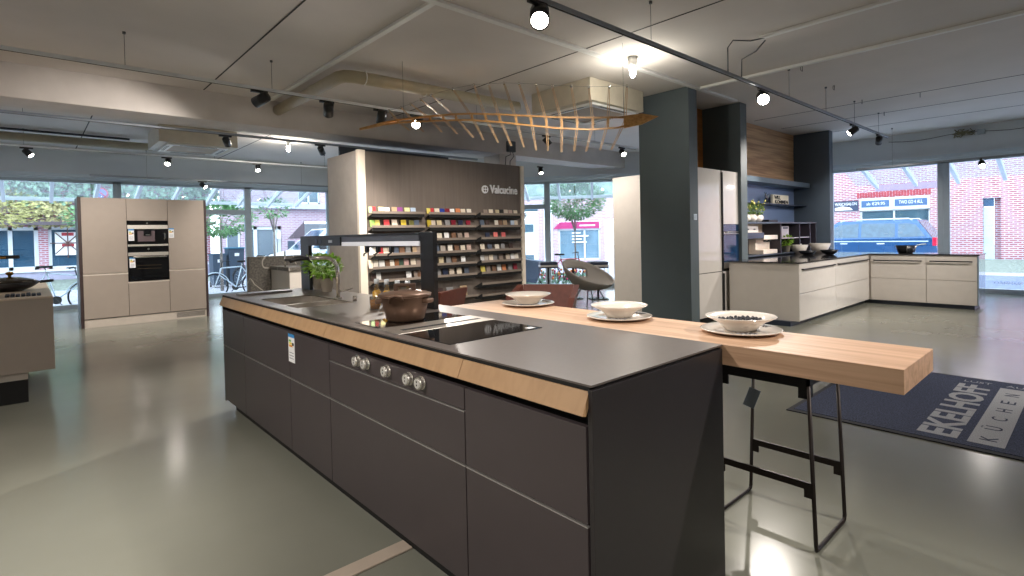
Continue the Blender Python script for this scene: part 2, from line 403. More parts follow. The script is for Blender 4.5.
track((1.0, 14.2, 2.80), (6.2, 14.2, 2.80), [(2.0, 14.2), (5.4, 14.2)], 'thin lighting track right under the header of the left windows')
track((13.3, 3.6, 2.62), (13.3, -3.0, 2.62), [(13.3, 2.95), (13.3, .8)], 'thin lighting track hung before the right shop window')
def spot(loc, aim, label, power=1.0, lit=True, group=None, size=58, rad=.052, ln=.15, cyl=True):
    """adapter on the rail + stirrup + tubular head with a lens; head points along aim"""
    t = thing('track_spotlight', label, 'spotlight', loc, 0, group)
    L = Vector(loc); a = Vector(aim).normalized(); c = L+Vector((0, 0, -.10))
    MB().box(-.11, .07, -.018, .018, -.03, .0, .004).build('adapter', M_lampbk, t, world=False)
    MB().cyl(L, c+Vector((0, 0, .03)), .012, n=10).build('stem', M_lampbk, t)
    back, front = c-a*ln*.5, c+a*ln*.5
    h = MB(); u = a.orthogonal().normalized(); w = a.cross(u)
    prof = [(back, rad*.8), (back+a*.01, rad), (front, rad), (front-a*.012, rad*.86)]
    vs = []; fs = []; n = 20
    for p, r in prof:
        for k in range(n): vs.append(p+(u*math.cos(2*PI*k/n)+w*math.sin(2*PI*k/n))*r)
    for i in range(3):
        for k in range(n): fs.append((i*n+k, i*n+(k+1) % n, (i+1)*n+(k+1) % n, (i+1)*n+k))
    fs.append(tuple(range(n)))
    h.add(vs, fs, True).build('lamp_head', M_lampbk, t)
    disc = MB(); q = front-a*.008
    disc.add([q+(u*math.cos(2*PI*k/n)+w*math.sin(2*PI*k/n))*rad*.86 for k in range(n)], [tuple(range(n))])
    disc.build('lens', M_lens if lit else M_bglass, t, fixn=False)
    if lit and power > 0:
        ld = bpy.data.lights.new('spot_light', 'SPOT'); ld.energy = LAMP_W*power; ld.color = (1, .92, .84); ld.spot_size = R(size*1.35); ld.spot_blend = .7; ld.shadow_soft_size = .03
        lo = bpy.data.objects.new('spot_light', ld); COL.objects.link(lo); lo.parent = t
        pos = front+a*.012-L; lo.location = pos; lo.rotation_euler = a.to_track_quat('-Z', 'Y').to_euler()
    return t
def at(loc, tgt): return tuple(Vector(tgt)-Vector(loc))
spot((2.76, 2.71, 3.03), at((2.76, 2.71, 3.0), (.9, .9, .6)), 'large lit spotlight at the near end of the grey track, top centre', 1.2, rad=.07, ln=.19)
spot((6.49, 2.71, 3.03), at((6.49, 2.71, 3.0), (1.9, .5, .5)), 'dazzling spotlight on the grey track in front of the dark slate pillar', 1.25, rad=.07, ln=.19)
spot((9.86, 2.71, 3.03), at((9.86, 2.71, 3.0), (8.9, 4.3, 1.7)), 'lit spotlight on the grey track above the white kitchen, second from its far end', 1.6)
spot((11.33, 2.71, 3.03), (.75, .25, -.6), 'spotlight at the far end of the grey track, turned towards the window', .8)
spot((2.0, 6.38, 3.06), (-.5, .75, -.35), 'black spotlight in front of the beam, leftmost of the three on its track', 1.2, ln=.18, rad=.06)
spot((2.78, 6.38, 3.06), (.3, .8, -.6), 'black spotlight in front of the beam, middle one of the three on its track', 1.2, ln=.18, rad=.06)
spot((3.50, 6.38, 3.06), (.05, .5, -.9), 'black upright spotlight in front of the beam beside the tip of the sculpture', 1.2, ln=.18, rad=.06)
spot((4.05, 6.38, 3.06), at((4.05, 6.38, 2.95), (.75, 3.7, .3)), 'dazzling spotlight shining behind the left end of the wooden sculpture', 2.6, rad=.065, ln=.18, size=72)
spot((6.62, 6.38, 3.06), at((6.62, 6.38, 3.0), (7.9, 5.5, 1.2)), 'lit spotlight hanging behind the middle of the sculpture, left of the ventilator corner', 1.2)
spot((8.75, 6.38, 3.06), (-.3, -.6, -.6), 'lit spotlight beside the top of the slate green pillar', 1.0)
spot((2.34, 9.15, 3.02), (.4, .7, -.5), 'dark spotlight just behind the beam by the boxed ventilator', 1.0)
spot((3.84, 9.15, 3.02), (.5, .5, -.6), 'dark spotlight behind the beam above the left end of the sample wall', 1.0)
spot((6.2, 9.15, 3.02), (.5, .5, -.6), 'dark spotlight seen in the gap above the sample wall', 0)
spot((.05, 12.7, 3.10), (.6, -.35, -.7), 'lit spotlight near the left windows, leftmost on its track', .12)
spot((2.15, 12.7, 3.10), (-.2, -.6, -.6), 'lit spotlight under the far left ventilator near the windows', .05)
spot((3.87, 12.7, 3.10), (-.15, -.5, -.8), 'lit spotlight near the left windows, rightmost on its track', .12)
spot((3.1, 14.2, 2.80), (.5, -.5, -.6), 'small lit spotlight under the window head above the bicycle window', .2)
spot((9.0, 8.9, 2.98), (-.25, -.4, -.9), 'lit spotlight hanging in front of the centre window with the tree', .3)
spot((13.3, 1.55, 2.62), (-.6, -.15, -.45), 'lit spotlight in front of the right shop window', .2)
def added_fill_spots():      # bare spots added to brighten the room, several ahead of the camera
    for i, (x, y, tx, ty) in enumerate([(-1.5, 6.38, -1.2, 8.5), (.2, 2.71, -.8, 3.2), (3.0, -1.2, 1.2, .6), (6.5, -1.2, 7, .8), (10, -1.2, 10.8, 1.6), (-2, -1.2, -.5, 1.5), (-1.6, 2.71, .9, 2.6), (0.2, 9.15, 1.4, 11.2), (9.4, 5.3, 9.0, 7.5), (7.6, .4, 7.8, 3.2), (10.0, .4, 10.6, 3.6), (3.4, 2.71, 4.6, 5.4), (4.2, 4.9, 5.3, 7.5)]):
        ld = bpy.data.lights.new('spot_light', 'SPOT'); ld.energy = LAMP_W*1.9; ld.color = (1, .92, .84); ld.spot_size = R(80); ld.spot_blend = .8; ld.shadow_soft_size = .04
        lo = bpy.data.objects.new('spot_light', ld); COL.objects.link(lo); lo.location = (x, y, 3.0)
        lo.rotation_euler = Vector((tx-x, ty-y, -2.6)).to_track_quat('-Z', 'Y').to_euler()
added_fill_spots()

def downlight(loc, label, pw):
    t = thing('ceiling_lamp', label, 'ceiling lamp', loc)
    MB().lathe([(.05, 0), (.05, -.14), (.044, -.14), (.044, -.12), (0.0001, -.12)]).build('lamp_tube', M_white, t, world=False)
    MB().lathe([(.0001, -.24), (.02, -.235), (.035, -.20), (.035, -.16), (.02, -.125), (.0001, -.12)], n=16).build('bulb', M_lens, t, world=False)
    ld = bpy.data.lights.new('bulb_light', 'POINT'); ld.energy = pw; ld.color = (1, .95, .82); ld.shadow_soft_size = .05
    lo = bpy.data.objects.new('bulb_light', ld); COL.objects.link(lo); lo.parent = t; lo.location = (0, 0, -.30)
downlight((5.30, 3.70, ZC), 'short white ceiling lamp with bare glowing bulb above the end of the sculpture', 14)
downlight((4.01, 11.2, ZC), 'short white ceiling lamp with bare glowing bulb in the far left ceiling bay', 20)
downlight((9.2, 8.2, ZC), 'short white ceiling lamp beyond the beam near the centre window', 25) if False else None

def ceiling_hooks():
    for i, (x, y) in enumerate([(7.28, 2.55), (8.63, 2.60), (9.95, 2.60), (11.32, 2.62), (10.2, 1.9)]):
        m = MB(); m.tube([(x, y, ZC), (x, y, ZC-.07)], .004, 6)
        if i < 4: m.tube([(x-.03*(1-math.cos(k*PI/8)), y+0, ZC-.04-.0+.03*math.sin(k*PI/8)) for k in range(17)], .003, 5, closed=False)
        o = m.build('ceiling_hook', M_cable, None)
        tag(o, 'small wire ceiling hook above the grey track, %s of five from the near end' % ['nearest', 'second', 'third', 'fourth', 'farthest'][i], 'hook', 'wire hooks in the ceiling')
    m = MB(); m.tube([(5.85, 2.4, ZC-.02), (5.7, 2.5, ZC-.06), (5.62, 2.65, ZC-.03), (5.6, 2.7, ZC-.1), (5.62, 2.71, 3.06)], .007, 6)
    m.tube([(5.95, 2.45, ZC-.01), (5.95, 2.55, ZC-.1), (5.95, 2.71, ZC-.15), (5.94, 2.71, 3.07)], .007, 6)
    tag(m.build('feed_cable', M_cable, None), 'dark feed cables dropping from the ceiling channel to the grey track', 'cable')
    t = thing('cable_junction', 'tangled cables and small grey junction box at the top of the right header wall', 'junction box', (14.35, 1.9, 3.3))
    MB().box(14.33, 14.399, 1.62, 1.74, 3.22, 3.32, .005).build('junction_box', M_frame, t)
    m = MB()
    for k in range(7):
        rr = random.Random(k); pts = [(14.34+rr.uniform(-.02, .02), 1.95+rr.uniform(-.18, .18), 3.28+rr.uniform(-.09, .09)) for _ in range(6)]
        m.tube(pts, .01, 6)
    m.build('cable_bundle', mat('yellow grey cable', srgb('8c8a70'), .6, noise=.4, scale=30), t)
    MB().tube([(14.37, y, 3.27+.03*math.sin(y*4)) for y in [-1.5+.25*i for i in range(20)]], .006, 6).build('loose_cable', M_cable, t)
ceiling_hooks()

# ------------------------------------------------------------------ kitchen island in front
def energy_label(parent, o, ux, uz, w, h, mtl=None, simple=False):
    """white energy sticker on a front: o = lower left, ux / uz in-plane axes"""
    o, ux, uz = Vector(o), Vector(ux), Vector(uz); n = ux.cross(uz)
    def rect(mb, a, b, c, d, t): mb.prism([o+ux*a*w+uz*c*h, o+ux*b*w+uz*c*h, o+ux*b*w+uz*d*h, o+ux*a*w+uz*d*h], n*t); return mb
    card = rect(MB(), 0, 1, 0, 1, .0015).build('energy_label', M_card, parent)
    rect(MB(), .0, 1, .88, 1, .0022).build('header_band', M_cblue, card)
    for i, m in enumerate((M_cgr, M_cyel, M_cor)):
        rect(MB(), .12, .45+.12*i, .72-.09*i, .79-.09*i, .0022).build('rating_arrow', m, card)
    rect(MB(), .62, .9, .60, .70, .0022).build('class_mark', M_dark, card)
    g = MB()
    for k in range(3): rect(g, .15, .85, .12+.1*k, .15+.1*k, .0022)
    g.build('small_print', mat('grey print', srgb('9aa0a8'), .6), card)

def island():
    t = thing('kitchen_island', 'long dark umber kitchen island with oak handle strip and five steel knobs', 'kitchen island', (1.53, 2.9, 0))
    Y0, Y1, X0, X1 = .965, 4.775, 1.15, 1.91
    MB().box(X0+.07, X1-.03, Y0+.03, Y1-.05, 0, .082).build('plinth', M_dark, t)
    MB().box(X0+.045, X1-.01, Y0+.01, Y1-.01, .08, .70).build('carcass', M_islend, t)
    MB().box(X0+.035, X1-.01, Y0+.01, Y0+.03, .70, .926).box(X0+.20, X1-.01, Y1-.03, Y1-.01, .70, .926).box(X1-.03, X1-.01, Y0+.01, Y1-.01, .70, .926).box(X0+.04, X0+.06, Y0+.01, Y1-.01, .70, .92).build('carcass_rim', M_dark, t)
    MB().box(X0+.004, X1, Y0-.007, Y0+.010, 0.0, .924, .0015).build('end_panel', M_islend, t)
    MB().box(X0+.004, X1, Y1-.010, Y1+.003, .08, .924, .0015).build('end_panel', M_islend, t)
    cols = [Y0+.012, 1.546, 2.712, 3.285, 4.20, Y1-.012]
    e = MB()
    for i in range(5):
        a, b = cols[i]+.003, cols[i+1]-.003
        MB().box(X0, X0+.02, a, b, .100, .530, .001).build('drawer_front' if i == 1 else 'door', M_isl, t)
        if i == 1:
            MB().box(X0, X0+.02, a, b, .540, .729, .001).build('drawer_front', M_isl, t)
            MB().box(X0, X0+.02, a, b, .738, .818, .001).build('control_panel', M_isl, t)
            e.box(X0-.001, X0+.012, a, b, .7295, .7325)
        else: MB().box(X0, X0+.02, a, b, .540, .818, .001).build('door', M_isl, t)
        e.box(X0-.001, X0+.012, a, b, .5305, .534)
    e.build('edge_highlight', mat('bright edge highlight', srgb('b9b6b4'), .3, .6), t)  # bright strips standing in for the highlight along the glass edges
    # sloping oak handle strips under the worktop
    seams = [Y0+.006, 1.555, 2.733, 3.346, 4.229, Y1+.0]
    for i in range(5):
        a, b = seams[i]+.0015, seams[i+1]-.0015
        MB().prism([(X0+.006, a, .919), (X0-.022, a, .855), (X0-.006, a, .851), (X0+.024, a, .919)], (0, b-a, 0)).build('handle_strip', M_trim, t)
    # worktop pieces round the sink opening, one mesh
    w = MB(); z0, z1 = .934, .940; sx0, sx1, sy0, sy1 = 1.235, 1.61, 3.37, 4.10
    w.box(X0, X1, Y0-.007, sy0, z0, z1).box(X0, X1, sy1, Y1+.005, z0, z1).box(X0, sx0, sy0, sy1, z0, z1).box(sx1, X1, sy0, sy1, z0, z1)
    w.build('worktop', M_isltop, t)
    MB().box(X0+.005, X1-.012, Y0+.004, sy0-.02, .921, .9338).box(X0+.005, X1-.012, sy1+.02, Y1-.006, .921, .9338).box(X0+.005, X0+.06, sy0-.02, sy1+.02, .921, .9338).build('worktop_underlay', M_dark, t)
    # sink
    s = MB(); th = .004
    s.box(sx0-.004, sx1+.004, sy0-.004, sy0, .76, .9405).box(sx0-.004, sx1+.004, sy1, sy1+.004, .76, .9405).box(sx0-.004, sx0, sy0, sy1, .76, .9405).box(sx1, sx1+.004, sy0, sy1, .76, .9405)
    s.box(sx0, sx1, sy0, sy1, .755, .76).box(sx0, sx1, 3.735, 3.755, .76, .925, .003)
    sk = s.build('sink', M_steel, t)
    MB().lathe([(.0001, .004), (.03, .004), (.04, 0)], (1.42, 3.55, .761)).build('drain', M_chrome, sk)
    # induction hob: two black glass fields and the extractor grille between
    h = MB().box(1.212, 1.715, 2.275, 2.53, .9395, .9425, .001).build('hob_field', M_bglass, t)
    MB().box(1.212, 1.725, 1.716, 2.06, .9395, .9425, .001).build('hob_field', M_bglass, t)
    v = MB().box(1.19, 1.74, 2.065, 2.27, .9395, .9430, .001)
    v = v.build('extractor_plate', M_steel, t)
    MB().box(1.25, 1.70, 2.13, 2.16, .943, .9438).build('extractor_slot', M_dark, v)
    MB().box(1.66, 1.70, 1.735, 1.765, .9425, .9430).build('sticker', M_card, t)
    # knobs
    for y in (2.372, 2.284, 2.092, 1.910, 1.820):
        k = MB(); c = Vector((X0, y, .786))
        k.cyl(c, c+Vector((-.008, 0, 0)), .027, n=28).cyl(c+Vector((-.008, 0, 0)), c+Vector((-.027, 0, 0)), .0245, .0235, n=28)
        ko = k.build('knob', mat('polished knob metal', srgb('dcd8d2'), .22, .8), t)
        f = MB().cyl(c+Vector((-.0265, 0, 0)), c+Vector((-.0285, 0, 0)), .0185, n=24)
        f.build('knob_face', mat('satin silver', srgb('d9d6d2'), .35, .4), ko)
        MB().cyl(c+Vector((-.0285, 0, .007)), c+Vector((-.0292, 0, .007)), .004, n=8).cyl(c+Vector((-.0285, 0, -.006)), c+Vector((-.0292, 0, -.006)), .004, n=8).build('knob_mark', M_dark, ko)
    energy_label(t, (X0-.0005, 3.296, .637), (0, -1, 0), (0, 0, 1), .098, .168)
    # pop-up control and spout
    MB().cyl((1.645, 3.43, .94), (1.645, 3.43, .975), .014, n=16).build('waste_control', M_chrome, t)
    # low steel cover rail at the far corner
    MB().box(1.20, 1.60, 4.47, 4.56, .940, .956, .002).build('sliding_cover', mat('dull steel', srgb('8f8b88'), .3, .8), t)
    fz = thing('kitchen_faucet', 'tall chrome kitchen tap with black pull-out hose over the island sink', 'faucet', (1.63, 3.66, .94))
    pts = [(1.63, 3.66, .94), (1.63, 3.66, 1.15)]
    dx, dy = -.70, -.16
    L = Vector((1.63, 3.66, 1.15)); dr = Vector((-.62, .28, 0)).normalized()
    for i in range(1, 9):
        a = i*PI/16; pts.append(L+dr*(.085*(1-math.cos(a)))+Vector((0, 0, .085*math.sin(a))))
    e = L+dr*.085+Vector((0, 0, .085)); pts.append(e+dr*.10)
    MB().tube(pts, .014, 14).build('spout', M_chrome, fz)
    MB().cyl((1.63, 3.66, .9405), (1.63, 3.66, .952), .026, n=24).build('base_ring', M_chrome, fz)
    MB().tube([e+dr*.09, e+dr*.16, e+dr*.20+Vector((0, 0, -.006)), e+dr*.23+Vector((0, 0, -.02))], [.013, .017, .017, .014], 12).build('spray_head', M_black, fz)
    MB().tube([Vector((1.63, 3.66, .99)), Vector((1.69, 3.63, 1.0)), Vector((1.72, 3.62, 1.01))], .006, 8).build('lever', M_chrome, fz)
island()

def rack():
    t = thing('worktop_rack', 'black gantry rack with light bar and sockets standing on the island', 'rack', (1.85, 3.8, .94))
    MB().box(1.755, 1.785, 4.50, 4.68, .9405, 1.395, .002).build('post', M_lampbk, t)
    MB().box(1.755, 1.785, 2.63, 2.77, .9405, 1.395, .002).build('post', M_lampbk, t)
    MB().box(1.755, 1.785, 2.77, 4.50, 1.378, 1.395, .002).build('top_rail', M_lampbk, t)
    s = MB().box(1.735, 1.79, 3.84, 4.50, 1.315, 1.379, .003).build('socket_box', M_lampbk, t)
    for y in (4.28, 4.20): MB().cyl((1.735, y, 1.348), (1.730, y, 1.348), .022, n=20).build('socket', M_navy, s)
    MB().box(1.731, 1.736, 3.98, 4.04, 1.338, 1.358).build('usb_port', M_steel, s)
    MB().box(1.745, 1.785, 2.77, 3.84, 1.342, 1.379, .002).build('rail_front', mat('anthracite aluminium', srgb('5d6069'), .35, .3), t)
    MB().box(1.745, 1.785, 2.77, 3.84, 1.312, 1.342, .004).build('light_bar', M_leddim, t)
    for y in (3.47, 3.31, 3.13):
        h = MB(); h.tube([(1.765, y, 1.315), (1.765, y, 1.27), (1.74, y, 1.255), (1.74, y, 1.24)], .006, 6).box(1.752, 1.778, y-.014, y+.014, 1.27, 1.315, .002)
        h.build('hook', M_black, t)
rack()

def leafy(parent, name, c, rx, rz, n, mtl, ls=.03, seed=1):
    rr = random.Random(seed); m = MB(); c = Vector(c)
    for _ in range(n):
        u, v = rr.uniform(-1, 1), rr.uniform(0, 2*PI); q = rr.uniform(.35, 1)**.5
        s_ = math.sqrt(1-u*u); p = c+Vector((s_*math.cos(v)*rx*q, s_*math.sin(v)*rx*q, u*rz*q))
        out = (p-c).normalized()+Vector((rr.uniform(-.6, .6), rr.uniform(-.6, .6), rr.uniform(-.3, .5)))
        out.normalize(); w = out.cross(Vector((0, 0, 1))); w = w.normalized() if w.length > .01 else Vector((1, 0, 0)); nn = out.cross(w)
        l = ls*rr.uniform(.7, 1.3)
        m.add([p, p+out*l*.45+w*l*.33+nn*l*.08, p+out*l, p+out*l*.45-w*l*.33+nn*l*.08, p+out*l*.5-nn*l*.06], [(0, 1, 4), (1, 2, 4), (2, 3, 4), (3, 0, 4)])
    return m.build(name, mtl, parent, fixn=False)
def herb(loc, label, cat='potted plant', r=.055, h=.11, fr=.10, n=240, group=None, seed=1, mtl=None, pot=None, ls=.035, lift=.03):
    t = thing('potted_herb', label, cat, loc, 0, group)
    MB().lathe([(r*.72, 0), (r, h), (r*1.02, h), (r*.9, h), (r*.86, h-.015), (.0001, h-.015)], n=24).build('pot', pot or M_terra, t, world=False)
    m = MB(); rr = random.Random(seed)
    for k in range(9): m.tube([(rr.uniform(-.4, .4)*r, rr.uniform(-.4, .4)*r, h-.02), (rr.uniform(-.8, .8)*fr, rr.uniform(-.8, .8)*fr, h+fr*rr.uniform(.4, 1.1))], .0022, 5)
    m.build('stems', M_leaf, t, world=False)
    c = WM[t] @ Vector((0, 0, h+fr*.55+lift))
    leafy(t, 'foliage', c, fr, fr*.8, n, mtl or M_leaf, ls, seed)
    return t
herb((1.84, 4.52, .9405), 'leafy basil in a pale pot beside the black rack post, left of two', n=620, fr=.115, seed=2)
herb((1.80, 4.25, .9405), 'leafy basil in a pale pot behind the chrome tap, right of two', n=620, fr=.115, seed=3)

def pot():
    c = Vector((1.43, 2.41, .9432))
    t = thing('cooking_pot', 'bronze cast iron pot with lid standing on the black hob', 'pot', c)
    MB().lathe([(.088, 0), (.096, .006), (.110, .06), (.124, .118), (.132, .120), (.132, .127), (.126, .127), (.119, .118), (.105, .05), (.09, .012), (.0001, .012)], n=48).build('pot_body', M_bronze, t, world=False)
    ld = MB().lathe([(.133, .127), (.135, .134), (.115, .141), (.07, .149), (.0001, .153)], n=48).build('lid', M_bronze, t, world=False)
    M = WM[t]; d = Vector((math.cos(R(-42)), math.sin(R(-42)), 0)); q = Vector((-d.y, d.x, 0))
    h = MB(); Mh = Matrix.Rotation(R(-42), 4, 'Z')
    h.box(-.055, -.035, -.012, .012, .146, .180, .003, M=Mh).box(.035, .055, -.012, .012, .146, .180, .003, M=Mh).box(-.055, .055, -.012, .012, .170, .186, .004, M=Mh)
    h.build('lid_handle', mat('dark bronze', srgb('4f3a2e'), .5, .3), ld, world=False)
    for k, a in ((1, R(-62)), (-1, R(150))):
        Mh = Matrix.Rotation(a, 4, 'Z'); l = MB().box(.112, .150, -.032, .032, .090, .112, .006, M=Mh); l.build('lug_handle', M_bronze, t, world=False)
    a = R(-140); p = Vector((math.cos(a), math.sin(a), 0)); w = Vector((-p.y, p.x, 0))
    MB().tube([p*.126+w*.03+Vector((0, 0, .112)), p*.140+w*.028+Vector((0, 0, .132)), p*.146+Vector((0, 0, .138)), p*.140-w*.028+Vector((0, 0, .128)), p*.130-w*.035+Vector((0, 0, .100))], .007, 8).build('loop_handle', M_bronze, t, world=False)
pot()
def bottles():
    spots = [(1.62, 3.07, 'left of four'), (1.64, 2.98, 'second of four'), (1.64, 2.85, 'third of four'), (1.65, 2.75, 'right of four')]
    first = None
    for i, (x, y, s) in enumerate(spots):
        lab = 'small clear bottle of yellow oil behind the bronze pot, '+s
        if first is None:
            t = thing('oil_bottle', lab, 'bottle', (x, y, .9405), 0, 'oil bottles behind the pot'); first = t
            MB().lathe([(.0001, .003), (.027, .003), (.027, .085), (.015, .10), (.0001, .10)], n=20).build('oil', M_yel, t, world=False)
            MB().lathe([(.028, 0), (.029, .004), (.029, .088), (.016, .104), (.013, .14), (.0001, .14)], n=20).build('bottle_glass', M_cglass, t, world=False)
            MB().cyl((0, 0, .138), (0, 0, .168), .015, n=14).build('stopper', mat('pale stopper', srgb('cfd6dc'), .3), t, world=False)
        else: dup(first, (x, y, .9405), 0, lab)
    t = thing('juice_glass', 'short glass of orange juice in front of the oil bottles, left of the pot', 'glass', (1.535, 2.935, .9405))
    MB().lathe([(.0001, .003), (.026, .003), (.029, .058), (.0001, .058)], n=20).build('juice', mat('orange juice', srgb('e8951d'), .25), t, world=False)
    MB().lathe([(.028, 0), (.032, .075), (.030, .075), (.0270, .003)], n=20).build('tumbler', M_cglass, t, world=False)
bottles()

# oak breakfast bar, plates, stool
def bar():
    m = MB().box(1.912, 2.312, .40, 2.69, .864, .940, .002)
    tag(m.build('breakfast_bar', M_oak, None, loc=(2.11, 1.5, .9)), 'thick pale oak breakfast bar fixed along the back of the dark island', 'counter')
bar()
def place_setting(x, y, side, filled):
    t = thing('dinner_plate', 'ivory dinner plate on the oak bar under the bowl, %s' % side, 'plate', (x, y, .9405), 0, 'place settings on the oak bar')
    MB().lathe([(.085, 0), (.09, 0), (.155, .012), (.160, .016), (.155, .018), (.10, .010), (.0001, .008)], n=56).build('plate_body', M_porc, t, world=False)
    r = MB()
    for a in (R(200), R(330)):
        for k in range(5):
            q = a+R(k*7); r.tube([(math.cos(q)*.118, math.sin(q)*.118, .0145), (math.cos(q+.05)*.135, math.sin(q+.05)*.135, .0165), (math.cos(q-.02)*.145, math.sin(q-.02)*.145, .0175)], .003, 5)
    r.build('grey_motif', mat('silver grey glaze', srgb('8e8f95'), .3), t, world=False)
    b = thing('soup_bowl', 'wide ivory bowl with broad rim stacked on the plate, %s' % side, 'bowl', (x, y, .9505), 0, 'place settings on the oak bar')
    MB().lathe([(.055, 0), (.062, .002), (.078, .022), (.10, .038), (.137, .055), (.139, .059), (.136, .060), (.098, .045), (.074, .027), (.055, .010), (.0001, .008)], n=56).build('bowl_body', M_porc, b, world=False)
    if filled:
        rr = random.Random(4); m = MB()
        for k in range(90):
            a, q = rr.uniform(0, 2*PI), .085*math.sqrt(rr.random()); m.sphere((x+q*math.cos(a), y+q*math.sin(a), .9505+.040+rr.uniform(-.002, .004)), .0065, n=8, m=6)
        o = m.build('berries', mat('blue black berries', srgb('22242e'), .45, noise=.2, scale=60), None)
        tag(o, 'dark berries filling the bowl nearest the camera', 'berries', kind='stuff')
    else:
        m = MB(); m.tube([(.02, .01, .0125), (.035, .02, .015), (.05, .02, .016)], .004, 6).tube([(-.02, -.01, .0125), (-.035, .0, .014)], .004, 6)
        m.build('painted_motif', M_bluegrey, b, world=False)
place_setting(2.245, 2.35, 'farthest of three settings', False)
place_setting(2.17, 1.62, 'middle of three settings', False)
place_setting(2.195, 1.02, 'nearest of three settings', True)

def stool():
    t = thing('bar_stool', 'black metal bar stool with sled legs tucked under the oak bar', 'stool', (2.6, 1.04, 0))
    X0, X1, ya, yb = 2.42, 2.79, .835, 1.235
    MB().box(X0, X1-.06, ya+.02, yb-.02, .742, .762, .008).build('seat', M_black, t)
    fr = MB()
    # band under the seat with drop brackets on all sides
    for x in (X0, X1-.012):
        fr.box(x, x+.012, ya, yb, .69, .742)
        fr.box(x, x+.012, ya, ya+.045, .645, .69).box(x, x+.012, yb-.045, yb, .645, .69)
    for y in (ya, yb-.012): fr.box(X0, X1, y, y+.012, .70, .742).box(X0, X0+.04, y, y+.012, .65, .70)
    fr.build('seat_frame', M_black, t)
    bz = mat('bronze black steel', srgb('2a2320'), .4, .5)
    for y, sg in ((ya, -1), (yb, 1)):
        yb0 = y-sg*.006
        lo = y+sg*.018
        MB().tube([(X0+.006, yb0, .70), (X0+.002, lo, .03), (X0+.006, lo, .012), (X0+.03, lo, .008), (X1-.03, lo, .008), (X1-.008, lo, .012), (X1, lo, .03), (X1-.004, yb0, .70)], .0085, 10).build('sled_leg', bz, t)
    for x, z in ((X0-.004, .262), (X1-.006, .245)):
        r = MB(); r.box(x, x+.009, ya-.012, yb+.012, z, z+.03).box(x, x+.009, ya-.012, ya+.025, z-.035, z).box(x, x+.009, yb-.025, yb+.012, z-.035, z)
        r.build('footrest', bz, t)
    tg = MB(); Mx = Matrix.Translation((2.765, 1.228, .505)) @ Matrix.Rotation(R(114), 4, "Z") @ Matrix.Rotation(R(-20), 4, 'Y')
    tg.box(-.028, .028, -.001, .001, -.06, .04, M=Mx).tube([(2.765, 1.228, .54), (2.772, 1.235, .62)], .0015, 5)
    tg.build('price_tag', mat('grey card tag', srgb('6f7a86'), .7), t)
stool()

# ------------------------------------------------------------------ doormat and floor strip
def rug():
    t = thing('entrance_mat', 'dark blue entrance mat with light grey lettering on the floor', 'mat', (5.2, .3, 0))
    blue = mat('blue grey carpet pile', srgb("3a4259"), .98, noise=.6, scale=110, bump=.6)
    MB().box(4.22, 6.23, -1.3, 1.62, .0005, .008, .002).build('border', mat("rubber edge", srgb("25262e"), .8), t)
    MB().box(4.27, 6.19, -1.26, 1.585, .006, .011, .001).build('pile', blue, t)
    lt = mat('light grey pile', srgb('a3a6ac'), .98, noise=.25, scale=160, bump=.4)
    text_mb('EKELHOFF', (4.36, .635, .0112), (1, 0, 0), (0, 1, 0), 1.58, .215, .0012, bold=.03).build('lettering', lt, t)
    pn = MB().box(4.35, 5.97, .41, .588, .0108, .0122).build('light_panel', lt, t)
    dk = mat('dark blue pile', srgb('343c52'), .98, noise=.2, scale=160)
    for i, ch in enumerate('KÜCHEN'):
        m = MB()
        text_mb(ch, (4.44+.255*i, .455 if ch != 'Ü' else .455, .0122), (1, 0, 0), (0, 1, 0), .085, .085 if ch != 'Ü' else .11, .0008, m)
        m.build('panel_letter', dk, pn)
    for w, y in (('LUST', .83), ('AUF', .56)):
        text_mb(w, (6.03, y, .0112), (0, -1, 0), (1, 0, 0), .18 if w == 'LUST' else .15, .06, .0008).build('small_lettering', lt, t)
rug()
m = MB().box(-.9, 1.215, 2.035, 2.115, .0003, .009, .003)
tag(m.build('floor_cable_cover', mat('beige cable cover', srgb('b9ab9c'), .5), None, loc=(.2, 2.07, 0)), 'flat beige cable cover strip running out from under the island', 'cable cover')

